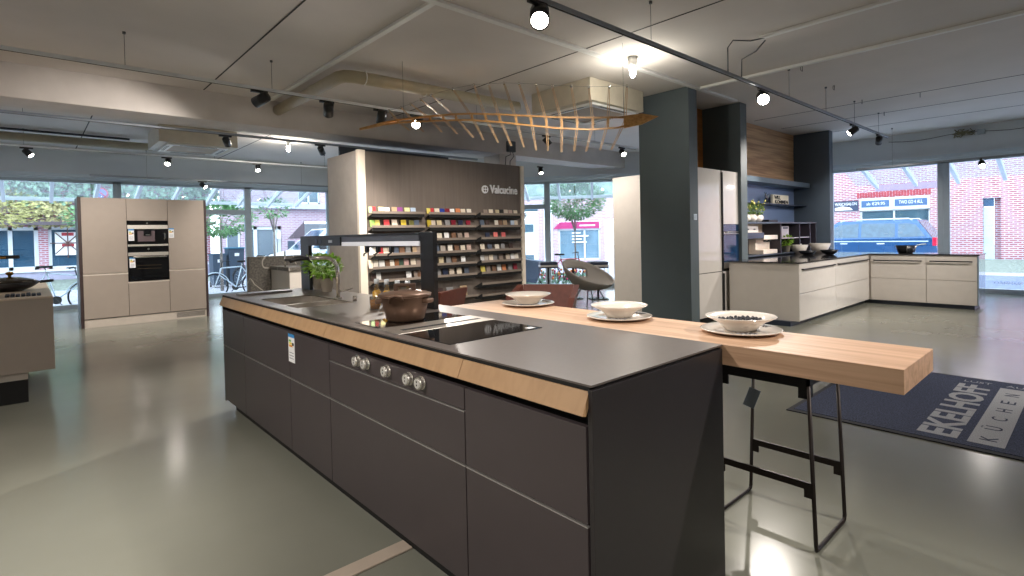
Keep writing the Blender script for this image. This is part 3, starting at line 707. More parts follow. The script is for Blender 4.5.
# ------------------------------------------------------------------ tall oven cabinet at the back left
def oven_cabinet():
    Y = 11.13
    t = thing('oven_cabinet', 'tall taupe cabinet with coffee machine and oven by the left windows', 'cabinet', (1.53, 11.4, 0))
    MB().box(.612, .632, Y+.02, Y+.60, 0, 2.14, .001).box(.612, 2.46, Y+.58, Y+.60, 0, 2.14).build('side_panel', M_bluegrey, t)
    MB().box(.612, .655, Y-.004, Y+.022, 0, 2.14, .001).build('side_edge', M_taupe2, t)
    MB().box(2.425, 2.462, Y-.004, Y+.60, 0, 2.14, .001).build('side_panel', M_taupe2, t)
    MB().box(.632, 2.425, Y+.03, Y+.57, .14, 2.135).build('carcass', M_dark, t)
    pl = MB().box(.655, 2.425, Y+.02, Y+.06, 0, .13).build('plinth', mat('light plinth', srgb('cfc4b8'), .35, .1), t)
    g = MB()
    for k in range(6): g.box(1.95, 2.40, Y+.018, Y+.021, .03+.015*k, .037+.015*k)
    g.build('vent_slot', M_dark, pl)
    def door(a, b, c, d, nm='door'): MB().box(a+.003, b-.003, Y, Y+.022, c, d, .001).build(nm, M_taupe, t)
    A, B, C, D = .655, 1.258, 1.855, 2.425
    door(A, B, .145, .855); door(A, B, .885, 2.135); door(C, D, .145, .868); door(C, D, .892, 2.135)
    door(B, C, .145, .695, 'drawer_front'); door(B, C, 1.760, 2.135)
    MB().box(A, B, Y+.012, Y+.03, .855, .885).box(C, D, Y+.012, Y+.03, .868, .892).box(B, C, Y+.006, Y+.03, .692, .718).build('grip_profile', mat('satin grip', srgb('e6dccf'), .3, .3), t)
    ck = MB().box(B+.004, C-.004, Y-.003, Y+.02, 1.335, 1.757, .002).build('coffee_machine', M_bglass, t)
    MB().box(B+.006, C-.006, Y-.010, Y-.002, 1.615, 1.685, .002).build('steel_band', M_steel, ck)
    MB().box(B+.006, C-.006, Y-.008, Y-.002, 1.318, 1.352, .002).build('steel_foot', M_steel, ck)
    MB().box(1.405, 1.655, Y-.006, Y-.002, 1.40, 1.585, .002).build('dispenser_niche', mat('plum metal', srgb('6a5c60'), .35, .5), ck)
    MB().box(1.49, 1.60, Y-.03, Y-.004, 1.50, 1.585, .004).box(1.505, 1.585, Y-.04, Y-.006, 1.50, 1.522, .003).build('spout_block', M_bglass, ck)
    MB().box(1.515, 1.58, Y-.043, Y-.038, 1.508, 1.522).build('spout_lip', M_chrome, ck)
    MB().tube([(1.78, Y-.008, 1.42), (1.80, Y-.03, 1.45), (1.80, Y-.03, 1.53), (1.78, Y-.008, 1.56)], .006, 8).build('milk_grip', M_chrome, ck)
    MB().cyl((1.545, Y-.002, 1.715), (1.545, Y-.008, 1.715), .014, n=18).build('dial', M_chrome, ck)
    ov = MB().box(B+.004, C-.004, Y-.003, Y+.02, .720, 1.312, .002).build('oven', M_bglass, t)
    MB().box(B+.006, C-.006, Y-.008, Y-.002, 1.155, 1.215, .002).build('steel_band', M_steel, ov)
    h = MB().cyl((B+.07, Y-.045, 1.135), (C-.04, Y-.045, 1.135), .011, n=12)
    for x in (B+.10, C-.07): h.cyl((x, Y-.045, 1.135), (x, Y-.003, 1.150), .007, n=8)
    h.build('oven_handle', M_chrome, ov)
    MB().cyl((1.555, Y-.002, 1.27), (1.555, Y-.010, 1.27), .017, n=18).build('dial', M_chrome, ov)
    r = MB()
    for z in (.93, .985): r.box(1.38, 1.74, Y-.0045, Y-.003, z, z+.006)
    r.build('oven_rack', mat('brass reflection rack', srgb('6e5d44'), .3, .8), ov)
    energy_label(t, (1.275, Y-.0035, 1.415), (1, 0, 0), (0, 0, 1), .082, .20)
    energy_label(t, (1.280, Y-.0035, .955), (1, 0, 0), (0, 0, 1), .082, .175)
    energy_label(t, (1.862, Y-.0005, 1.455), (1, 0, 0), (0, 0, 1), .08, .17)
oven_cabinet()

def left_counter():
    t = thing('counter_unit', 'taupe floating counter unit cut off by the left edge of the picture', 'cabinet', (-.6, 7.6, 0))
    MB().box(-2.2, .155, 6.25, 9.05, .27, .90, .002).build('body', M_taupe, t)
    MB().box(-2.2, .157, 6.245, 9.06, .900, .915, .002).build('worktop', mat('taupe worktop', srgb('bfae9c'), .4), t)
    MB().box(-2.1, -.028, 6.32, 8.9, 0, .20).build('plinth', M_dark, t)
    MB().box(-2.1, -.026, 6.318, 8.9, .20, .27).build('plinth_trim', mat('pale plinth trim', srgb('b7aea4'), .4, .2), t)
    p = thing('wok', 'black wok with brass-knobbed lid on the counter at the left edge', 'pan', (-.14, 7.3, .9155))
    MB().lathe([(.09, 0), (.17, .035), (.235, .085), (.228, .088), (.16, .045), (.0001, .012)], n=36).build('pan_body', M_lampbk, p, world=False)
    l = MB().lathe([(.225, .088), (.18, .112), (.08, .138), (.0001, .145)], n=36).build('lid', mat('dark glass lid', srgb('3a352e'), .12, .5, noise=.5, scale=25), p, world=False)
    MB().lathe([(.012, .14), (.014, .16), (.03, .17), (.03, .19), (.0001, .197)], n=18).build('lid_knob', mat('brass', srgb('a8793d'), .3, .9), l, world=False)
    MB().cyl((.225, 0, .08), (.33, -.02, .088), .014, n=10).build('pan_handle', M_black, p, world=False)
    tw = MB()
    for k in range(7): tw.box(-.16+.035*k, -.13+.035*k, 6.42, 6.62-.006*k, .9155, .935+.004*math.sin(k*2), .006)
    tag(tw.build('dish_towel', mat('striped dark cloth', srgb('3d4552'), .95, noise=.9, scale=45), None, loc=(0, 6.5, .92)), 'folded dark striped dish towel lying in front of the wok', 'towel')
    f = thing('counter_tap', 'flat black tap arm with brass edge at the left picture edge', 'faucet', (-.6, 7.2, .9155))
    MB().box(-.62, -.58, 7.18, 7.22, .9155, 1.24, .004).build('tap_post', M_black, f)
    a = MB().box(-.62, -.06, 7.18, 7.22, 1.24, 1.275, .004).build('tap_arm', M_black, f)
    MB().box(-.62, -.16, 7.176, 7.18, 1.246, 1.262).build('brass_edge', mat('brass', (0, 0, 0)), a)
left_counter()

def stone_unit():
    t = thing('stone_kitchen_unit', 'dark veined stone island with pale cabinet between the oven cabinet and sample wall', 'kitchen island', (3.2, 9.3, 0))
    st = mat('veined brown stone', srgb('5c5852'), .4, noise=.5, scale=34, bump=.1)
    nt = st.node_tree; b = nt.nodes['Principled BSDF']
    # thin pale veins
    old = b.inputs['Base Color'].links[0].from_socket
    wv = nt.nodes.new('ShaderNodeTexWave'); wv.inputs['Scale'].default_value = 1.1; wv.inputs['Distortion'].default_value = 9; wv.inputs['Detail'].default_value = 3; wv.bands_direction = 'DIAGONAL'
    cr = nt.nodes.new('ShaderNodeValToRGB'); cr.color_ramp.elements[0].position = .985; cr.color_ramp.elements[1].position = .998
    mx = nt.nodes.new('ShaderNodeMixRGB'); mx.inputs[2].default_value = (*srgb('a9a49a'), 1)
    tc = nt.nodes.new('ShaderNodeTexCoord'); nt.links.new(tc.outputs['Object'], wv.inputs[0])
    nt.links.new(wv.outputs['Fac'], cr.inputs[0]); nt.links.new(cr.outputs[0], mx.inputs[0]); nt.links.new(old, mx.inputs[1]); nt.links.new(mx.outputs[0], b.inputs['Base Color'])
    # tall stone slab facing the camera
    MB().box(2.70, 3.62, 9.42, 9.60, 0, 1.105, .003).build('stone_slab', st, t)
    MB().box(3.0, 3.62, 8.5, 9.40, .885, .945, .003).build('stone_worktop', st, t)
    MB().box(3.02, 3.60, 8.53, 9.38, .1, .883, .002).build('cabinet_body', M_cream, t)
    MB().box(3.06, 3.56, 8.58, 9.3, 0, .1).build('plinth', M_dark, t)
    f = thing('low_tap', 'slim black and steel tap standing on the stone island', 'faucet', (3.05, 8.8, .9455))
    MB().cyl((3.05, 8.8, .9455), (3.05, 8.8, 1.20), .012, n=12).build('tap_post', M_chrome, f)
    MB().box(3.04, 3.42, 8.785, 8.815, 1.03, 1.075, .006).build('tap_arm', M_black, f)
stone_unit()

# ------------------------------------------------------------------ material sample wall
SWC = {'pale green': 'b9d9a0', 'red': 'c23a40', 'pale yellow': 'ece6a8', 'white': 'f0f0ee', 'tan': 'b39a7c', 'purple': '8d4d8a', 'light blue': 'b9cbe0', 'lime green': '93bb62',
 'yellow': 'd9c964', 'beige': 'cdbfae', 'mustard': 'b8a238', 'dark olive': '5f5d2e', 'slate': '566070', 'cream': 'e4d8c4', 'ivory': 'efe8da', 'brown': '7b5b45', 'grey': '8d8c8c',
 'taupe': '94857a', 'chestnut': '8f5f3c', 'dark green': '3f5548', 'pink': 'cfa9a4', 'dark brown': '43322e', 'blue': '2c3f96', 'dark red': '7d2030', 'orange': 'd98a5c', 'sand': 'cbbb98',
 'navy': '273049', 'crimson': '8c2438', 'rosy beige': 'c0a79c', 'greige': 'b0a69b', 'black': '1c1c1e', 'coral': 'ec7f78', 'coral red': 'd86464', 'light grey': 'c4c4c2'}
SW = {
 ('left', 1): [ (3.87, 'pale green'), (3.93, 'red'), (4.05, 'pale yellow'), (4.15, 'white'), (4.28, 'tan'), (4.38, 'purple'), (4.51, 'pale yellow'), (4.62, 'light blue') ],
 ('left', 2): [ (3.90, 'lime green'), (3.98, 'yellow'), (4.14, 'red'), (4.28, 'beige'), (4.44, 'mustard'), (4.58, 'dark olive'), (4.68, 'slate') ],
 ('left', 3): [ (3.87, 'white'), (4.05, 'red'), (4.33, 'white'), (4.57, 'cream') ],
 ('left', 4): [ (3.87, 'white'), (3.95, 'ivory'), (4.03, 'red'), (4.11, 'cream'), (4.19, 'beige'), (4.29, 'slate'), (4.40, 'brown'), (4.51, 'grey'), (4.63, 'tan'), (4.71, 'taupe') ],
 ('left', 5): [ (3.86, 'cream'), (3.94, 'ivory'), (4.04, 'white'), (4.14, 'brown'), (4.22, 'ivory'), (4.30, 'chestnut'), (4.38, 'dark green'), (4.47, 'pink'), (4.60, 'cream'), (4.70, 'taupe') ],
 ('left', 6): [ (3.90, 'dark brown'), (3.98, 'white'), (4.51, 'white'), (4.64, 'taupe'), (4.71, 'brown') ],
 ('middle', 1): [ (4.91, 'yellow'), (4.98, 'red'), (5.08, 'cream'), (5.18, 'blue'), (5.29, 'dark red'), (5.39, 'white'), (5.51, 'orange'), (5.62, 'cream'), (5.75, 'ivory') ],
 ('middle', 2): [ (4.92, 'mustard'), (5.00, 'beige'), (5.12, 'sand'), (5.29, 'grey'), (5.41, 'dark red'), (5.56, 'navy'), (5.73, 'crimson') ],
 ('middle', 3): [ (5.00, 'lime green'), (5.12, 'cream'), (5.26, 'white'), (5.41, 'brown'), (5.54, 'taupe'), (5.69, 'rosy beige') ],
 ('middle', 4): [ (5.06, 'slate'), (5.18, 'greige'), (5.33, 'ivory'), (5.47, 'brown'), (5.60, 'cream'), (5.73, 'rosy beige') ],
 ('middle', 5): [ (5.14, 'sand'), (5.29, 'grey'), (5.41, 'brown'), (5.60, 'white') ],
 ('middle', 6): [ (5.08, 'grey'), (5.22, 'navy'), (5.35, 'beige'), (5.51, 'cream'), (5.67, 'slate') ],
 ('middle', 7): [ (5.10, 'dark brown'), (5.31, 'grey'), (5.60, 'tan') ],
 ('right', 1): [ (6.12, 'taupe'), (6.25, 'cream'), (6.40, 'sand'), (6.50, 'black'), (6.61, 'beige'), (6.72, 'rosy beige'), (6.85, 'cream') ],
 ('right', 2): [ (6.04, 'slate'), (6.16, 'dark brown'), (6.38, 'ivory'), (6.47, 'brown'), (6.59, 'tan'), (6.77, 'light blue'), (6.86, 'cream') ],
 ('right', 3): [ (6.16, 'navy'), (6.35, 'coral'), (6.54, 'coral red') ],
 ('right', 4): [ (6.04, 'cream'), (6.21, 'slate'), (6.38, 'ivory'), (6.52, 'grey'), (6.72, 'dark brown') ],
 ('right', 5): [ (6.03, 'light grey'), (6.12, 'greige'), (6.23, 'cream'), (6.33, 'grey'), (6.47, 'taupe'), (6.64, 'beige'), (6.76, 'white'), (6.86, 'ivory') ],
 ('right', 6): [ (6.04, 'yellow'), (6.16, 'taupe'), (6.30, 'brown'), (6.42, 'white'), (6.54, 'orange'), (6.69, 'grey'), (6.82, 'crimson') ],
}
ORD = ['first', 'second', 'third', 'fourth', 'fifth', 'sixth', 'seventh', 'eighth', 'ninth', 'tenth']
ROWZ = {1: 1.755, 2: 1.54, 3: 1.325, 4: 1.11, 5: .91, 6: .71, 7: .515, 8: .31}
ROWN = {1: 'top', 2: 'second', 3: 'third', 4: 'fourth', 5: 'fifth', 6: 'sixth', 7: 'seventh'}
def sample_wall():
    Yf = 7.55
    t = thing('sample_wall', 'tall grey-brown display wall with rows of sample shelves', 'display wall', (5.4, 8.0, 0))
    MB().box(3.74, 7.055, Yf, Yf+.05, 0, 2.70).build('back_panel', M_shelf, t)
    sd = MB().box(3.722, 3.745, Yf+.05, 8.64, 0, 2.705).build('side_panel', mat('grey laminate side', srgb('a39b93'), .5), t)
    MB().box(3.74, 7.06, 8.58, 8.64, 0, 2.69).build('rear_panel', M_white, t)
    ed = mat('cream edge', srgb('e8dccb'), .4, noise=.01)
    MB().box(3.716, 3.835, Yf-.02, Yf+.05, 0, 2.715, .001).build('edge_strip', ed, t)
    MB().box(7.06, 7.15, Yf-.02, 8.20, 0, 2.70, .001).build('edge_strip', ed, t)
    for nm, a, b, rows in (('left', 3.85, 4.80, 8), ('middle', 4.87, 5.84, 6), ('right', 5.95, 6.93, 8)):
        for r in range(1, rows+1):
            z = ROWZ[r]; s = MB()
            # tray: base + upturned lip + angled side cheeks
            s.box(a, b, Yf-.16, Yf, z-.012, z).box(a, b, Yf-.165, Yf-.155, z-.012, z+.028)
            s.prism([(a, Yf, z-.012), (a, Yf-.16, z-.012), (a, Yf, z-.075)], (.012, 0, 0)).prism([(b-.012, Yf, z-.012), (b-.012, Yf-.16, z-.012), (b-.012, Yf, z-.075)], (.012, 0, 0))
            sh = s.build('sample_shelf', M_shelfx, t)
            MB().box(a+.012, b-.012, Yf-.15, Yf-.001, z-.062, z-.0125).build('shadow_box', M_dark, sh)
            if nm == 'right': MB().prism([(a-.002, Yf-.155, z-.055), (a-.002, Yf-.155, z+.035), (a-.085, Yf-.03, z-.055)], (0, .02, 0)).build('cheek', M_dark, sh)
    MB().box(4.87, 5.84, Yf-.18, Yf, .30, .32).box(4.87, 5.84, Yf-.18, Yf-.17, .30, .36).build('sample_shelf', M_shelfx, t)
    # lettering and round mark
    sg = M_card
    text_mb('Valcucine', (6.27, Yf-.03, 2.145), (1, 0, 0), (0, 0, 1), .67, .155, .022, bold=.02).build('lettering', sg, t)
    c = Vector((6.17, Yf, 2.215)); m = MB()
    m.cyl(c+Vector((0, -.004, 0)), c+Vector((0, -.03, 0)), .072, n=32)
    rd = m.build('round_mark', sg, t)
    x = MB()
    for k in range(4):
        a_ = PI/4+k*PI/2; x.cyl(c+Vector((math.cos(a_)*.034, -.0302, math.sin(a_)*.034)), c+Vector((math.cos(a_)*.034, -.033, math.sin(a_)*.034)), .017, n=14)
    x.build('round_mark_detail', M_shelf, rd)
    rr = random.Random(5)
    for (col, row), items in SW.items():
        z = ROWZ[row] if row < 7 else .32
        for i, (x, cn) in enumerate(items):
            w = .098 if row < 6 or col != 'middle' else .105; h = {1: .095, 2: .115, 3: .115, 4: .12, 5: .13, 6: .13, 7: .20}[row]*rr.uniform(.94, 1.04)
            if row == 7: w = .15
            w = min(w, .95*min([abs(x-q[0]) for q in items if q[0] != x]+[w]))
            zz = z+.0005; M = Matrix.Translation((x, Yf-.085, zz)) @ Matrix.Rotation(R(-9), 4, 'X') @ Matrix.Rotation(R(rr.uniform(-2, 2)), 4, 'Y')
            o = MB().box(-w/2, w/2, -.006, .006, .002, h, .0015, M=M).build('sample_tile', mat('sample '+cn, srgb(SWC[cn]), .35), None, loc=(x, Yf-.085, zz))
            tag(o, '%s sample tile, %s from the left on the %s shelf of the %s column' % (cn, ORD[i], ROWN[row], col), 'sample tile', 'sample tiles on the display wall')
sample_wall()
def behind_wall():
    m = MB().box(4.02, 6.3, 8.82, 8.86, 0, 2.96)
    tag(m.build('partition_panel', mat('dark blue grey board', srgb('3a434d'), .6), None, loc=(5.2, 8.84, 0)), 'dark partition board showing above the sample wall', 'partition')
    c = thing('concrete_column', 'pale concrete column rising behind the right end of the sample wall', 'column', (7.3, 8.4, 0))
    MB().box(7.16, 7.62, 8.25, 8.75, 0, 3.03, .01).build('column_shaft', M_conc, c)
    MB().box(7.30, 7.50, 8.12, 8.20, 3.08, 3.30, .01).build('control_box', mat('anthracite box', srgb('4b5157'), .4), c)
    MB().tube([(7.38, 8.16, 3.08), (7.36, 8.14, 3.02), (7.28, 8.19, 2.98), (7.30, 8.23, 2.8)], .008, 6).tube([(7.44, 8.16, 3.08), (7.46, 8.14, 3.0), (7.42, 8.22, 2.9), (7.42, 8.23, 2.7)], .008, 6).build('control_cable', M_cable, c)
behind_wall()

# ------------------------------------------------------------------ wall kitchen on the right
def big_panels():
    def panel(x0, x1, y0, y1, m, label):
        return tag(MB().box(x0, x1, y0, y1, 0, ZC-.003, .002).build('partition_panel', m, None, loc=((x0+x1)/2, (y0+y1)/2, 0)), label, 'partition')
    p = thing('partition_panel', 'tall slate green partition panel standing free behind the oak bar', 'partition', (7.05, 4.35, 0))
    MB().box(6.95, 7.18, 3.93, 4.76, 0, ZC-.003, .003).build('panel_core', M_pillar, p)
    sw = MB().box(7.04, 7.12, 3.921, 3.931, 1.535, 1.62, .002).build('light_switch', M_frlite, p)
    MB().box(7.055, 7.105, 3.917, 3.922, 1.55, 1.605, .002).build('switch_rocker', M_frame, sw)
    panel(8.48, 8.70, 3.90, 4.58, M_pillar, 'narrow slate partition between the white fridge cabinet and the blue niche')
    panel(12.4, 12.6, 3.84, 4.58, M_pillar2, 'dark slate blue partition between the blue niche and the right shop window')
    m = MB().box(7.18, 12.6, 4.58, 4.75, 0, ZC-.003)
    w = struct('wall_kitchen', m, M_pillar2)
    c = thing('wood_cladding', 'rustic oak boarding high on the wall above the blue niche', 'wall panel', (10.5, 4.56, 2.9))
    for i in range(4):
        z0 = 2.347+(ZC-2.352)/4*i
        MB().box(8.70, 12.4, 4.545-.004*(i % 2), 4.58, z0, z0+(ZC-2.352)/4-.004, .001).build('board', M_walloak, c)
    c = thing('wood_cladding', 'strip of orange oak boarding above the white fridge cabinet', 'wall panel', (7.6, 4.56, 2.9))
    MB().box(7.18, 8.48, 4.545, 4.58, 2.33, ZC-.005, .001).build('board', wood_mat('orange oak boarding', srgb('8a5526'), srgb('b87a3c'), 'X', .55, 5), c)
    tag(MB().box(7.9, 8.5, 4.95, 5.99, 0, 2.37, .002).build('tall_cabinet', M_cream, None, loc=(8.2, 5.5, 0)), 'plain cream tall cabinet end behind the slate green panel', 'cabinet')
big_panels()

def fridge_wall():
    Y = 3.95
    t = thing('tall_kitchen_unit', 'high gloss cream tall unit with built-in fridge and oven beside the slate green panel', 'cabinet', (7.85, 4.2, 0))
    A, B, C = 7.185, 7.92, 8.475
    MB().box(A, C, Y+.025, 4.57, .09, 2.295).build('carcass', M_dark, t)
    MB().box(A, C, Y+.06, 4.5, 0, .088).build('plinth', M_dark, t)
    MB().box(A+.003, B-.02, Y, Y+.023, .755, 2.30, .001).build('door', M_creamg, t)
    MB().box(A+.003, B-.02, Y, Y+.023, .095, .745, .001).build('door', M_creamg, t)
    MB().box(B+.02, C-.003, Y, Y+.023, 1.475, 2.30, .001).build('door', M_creamg, t)
    MB().box(B+.02, C-.003, Y, Y+.023, .095, .745, .001).build('door', M_creamg, t)
    for z0, z1 in ((.78, 2.27), (.12, .72)):
        h = MB().box(B-.016, B-.004, Y-.03, Y+.005, z0, z1, .002)
        h.build('grip_rail', M_black, t)
    MB().box(B+.004, B+.016, Y-.03, Y+.005, .12, .72, .002).build('grip_rail', M_black, t)
    bl = mat('blue reflecting appliance glass', srgb('1f3a5a'), .05, coat=.5)
    MB().box(B+.02, C-.003, Y-.002, Y+.02, 1.365, 1.47, .001).build('microwave_glass', bl, t)
    MB().box(B+.02, C-.003, Y-.006, Y+.02, 1.318, 1.36, .001).build('steel_trim', M_steel, t)
    o = MB().box(B+.02, C-.003, Y-.002, Y+.02, .885, 1.312, .001).build('oven_glass', bl, t)
    MB().cyl((B+.05, Y-.035, 1.345), (C-.02, Y-.035, 1.345), .010, n=10).build('oven_handle', M_chrome, o)
    MB().box(B+.02, C-.003, Y-.004, Y+.02, .79, .88, .001).build('steel_plinth', M_steel, t)
fridge_wall()

def niche():
    t = thing('blue_wall_niche', 'blue lacquered wall niche with thin shelf above the white counter', 'wall panel', (10.5, 4.3, 1.5))
    MB().box(8.70, 12.4, 4.545, 4.58, .93, 2.31).build('back_panel', M_niche, t)
    MB().box(8.70, 12.4, 4.22, 4.58, 2.25, 2.345, .002).build('hood_slab', mat('slate niche slab', srgb('56646f'), .4), t)
    MB().box(8.70, 12.4, 4.28, 4.545, 1.865, 1.880).build('shelf', M_navy, t)
    s = thing('shelf_sign', 'cream block sign with dark lettering on the blue niche shelf', 'sign', (11.2, 4.38, 1.881))
    MB().box(10.86, 11.62, 4.36, 4.42, 1.882, 2.07, .012).build('sign_block', mat('cream block', srgb('e6dcc6'), .6), s)
    dk = M_dark
    text_mb('WILL', (10.90, 4.359, 1.975), (1, 0, 0), (0, 0, 1), .30, .075, .004, bold=.03).build('lettering', dk, s)
    text_mb('KOMMEN', (10.93, 4.359, 1.893), (1, 0, 0), (0, 0, 1), .64, .072, .004, bold=.03).build('lettering', dk, s)
    f = thing('metal_figure', 'small silvery branching figure left of the block sign', 'figurine', (10.6, 4.38, 1.881))
    m = MB().lathe([(.05, 0), (.05, .01), (.012, .02), (.01, .08)], (10.6, 4.38, 1.881), n=14)
    rr = random.Random(3)
    for k in range(9):
        a = rr.uniform(0, 2*PI); r = rr.uniform(.06, .13); z = rr.uniform(.12, .24)
        m.tube([(10.6, 4.38, 1.955), (10.6+r*.5*math.cos(a), 4.38+r*.3*math.sin(a), 1.88+z*.8), (10.6+r*math.cos(a), 4.38+.04*math.sin(a), 1.88+z)], [.010, .008, .004], 6)
    m.build('figure_body', M_chrome, f)
    # open shelf unit standing on the counter
    u = thing('counter_shelf_unit', 'dark open shelf unit standing on the counter under the blue niche', 'shelf unit', (10.5, 4.2, .922))
    fr = mat('dark blue grey frame', srgb('3c4653'), .4)
    X0, X1, Y0, Y1 = 8.75, 12.1, 4.0, 4.35
    MB().box(X0, X1, Y0, Y1, 1.485, 1.515, .002).build('top_board', fr, u)
    MB().box(X0, X1, Y0, Y1, .922, .945, .002).build('bottom_board', fr, u)
    for x in (X0, 10.28, 11.2, 11.75, X1-.03): MB().box(x, x+.035, Y0+.01, Y1, .945, 1.485, .001).build('upright', mat('plum dark board', srgb('3a3640'), .4), u)
    MB().box(X0+.03, 10.28, Y1-.012, Y1, .945, 1.485).build('back_panel', mat('warm cream back', srgb('e9d6c4'), .5), u)
    MB().box(10.31, X1-.03, Y1-.012, Y1, .945, 1.485).build('back_panel', mat('aubergine back', srgb('35303c'), .5), u)
    MB().box(10.31, 11.2, Y0+.02, Y1-.012, 1.205, 1.222).build('shelf', M_steel, u)
    MB().box(11.235, 11.75, Y0+.02, Y1-.012, 1.205, 1.222).build('shelf', M_steel, u)
    MB().box(X0+.035, 9.6, Y0+.02, Y1-.012, 1.23, 1.33).build('drawer_box', M_navy, u)
    c = thing('espresso_machine', 'pale coffee machine inside the dark counter shelf unit', 'coffee machine', (9.95, 4.15, .9455))
    MB().box(9.62, 10.22, 4.04, 4.30, .946, 1.02, .006).box(9.62, 10.22, 4.18, 4.30, 1.02, 1.25, .006).box(9.62, 10.22, 4.03, 4.30, 1.20, 1.28, .008).build('machine_body', mat('pale machine enamel', srgb('e9dccf'), .3), c)
    for x in (9.78, 9.95): MB().cyl((x, 4.08, 1.16), (x, 4.08, 1.20), .03, n=14).box(x-.01, x+.01, 3.96, 4.08, 1.165, 1.18).build('brew_group', M_black, c)
    b = thing('stacked_boxes', 'small cream storage boxes in the left bay of the shelf unit', 'box', (9.25, 4.2, 1.33))
    MB().box(9.0, 9.55, 4.1, 4.3, 1.331, 1.44, .004).build('box_body', M_cream, b)
    for x in (9.15, 9.4): MB().box(x-.03, x+.03, 4.094, 4.10, 1.38, 1.40).build('box_grip', M_dark, b)
    herb((10.85, 4.13, .9455), 'basil in a round pale pot in the middle bay of the shelf unit', r=.08, h=.12, fr=.12, n=200, seed=9, ls=.05)
    w = thing('wine_bottle', 'dark bottle with red cap and white label in the shelf unit', 'bottle', (11.5, 4.12, .9455))
    MB().lathe([(.0001, 0), (.038, 0), (.038, .17), (.015, .215), (.014, .25), (.0001, .25)], n=18).build('bottle_glass', mat('dark bottle glass', srgb('231c1e'), .08), w, world=False)
    MB().cyl((0, 0, .235), (0, 0, .285), .017, n=14).build('cap', mat('sample red', (0, 0, 0)), w, world=False)
    MB().lathe([(.0388, .04), (.0388, .14)], n=18).build('bottle_label', M_card, w, world=False)
    p = thing('cereal_box', 'pale upright carton on the small steel shelf of the shelf unit', 'box', (10.85, 4.2, 1.2225))
    MB().box(10.68, 11.02, 4.14, 4.26, 1.2225, 1.44, .003).build('carton', mat('pale lilac card', srgb('cfc6cf'), .5), p)
    MB().box(10.74, 10.96, 4.136, 4.14, 1.39, 1.42).build('printed_band', M_navy, p)
    first = None
    for i, x in enumerate((9.27, 9.52, 9.78)):
        lab = 'round ivory vase of yellow-green sprigs on the shelf unit, %s of three' % ('left', 'middle', 'right')[i]
        if first is None:
            v = thing('flower_vase', lab, 'vase', (x, 4.2, 1.5155), 0, 'round vases on the shelf unit'); first = v
            MB().lathe([(.0001, 0), (.05, 0), (.09, .05), (.096, .085), (.07, .13), (.035, .145), (.030, .14), (.0001, .12)], n=24).build('vase_body', M_porc, v, world=False)
            rr = random.Random(8); m = MB()
            for k in range(8): m.tube([(0, 0, .12), (rr.uniform(-.04, .04), rr.uniform(-.03, .03), .2), (rr.uniform(-.1, .1), rr.uniform(-.06, .06), rr.uniform(.25, .36))], .003, 5)
            m.build('stems', M_leaf2, v, world=False)
            leafy(v, 'leaves', Vector((x, 4.2, 1.5155+.23)), .10, .09, 130, M_leaf2, .05, 5)
            fl = MB(); rr = random.Random(11)
            for k in range(14): fl.sphere((rr.uniform(-.11, .11), rr.uniform(-.07, .07), rr.uniform(.22, .38)), .016, n=8, m=6)
            fl.build('blossoms', mat('yellow blossom', srgb('d8d078'), .6, noise=.2), v, world=False)
        else: dup(first, (x, 4.2, 1.5155), R(70*i), lab)
    tag(MB().box(10.05, 10.45, 4.12, 4.26, 1.5155, 1.56, .004).build('remote_box', M_black, None, loc=(10.25, 4.2, 1.5155)), 'flat black box lying on top of the shelf unit beside the vases', 'box')
niche()

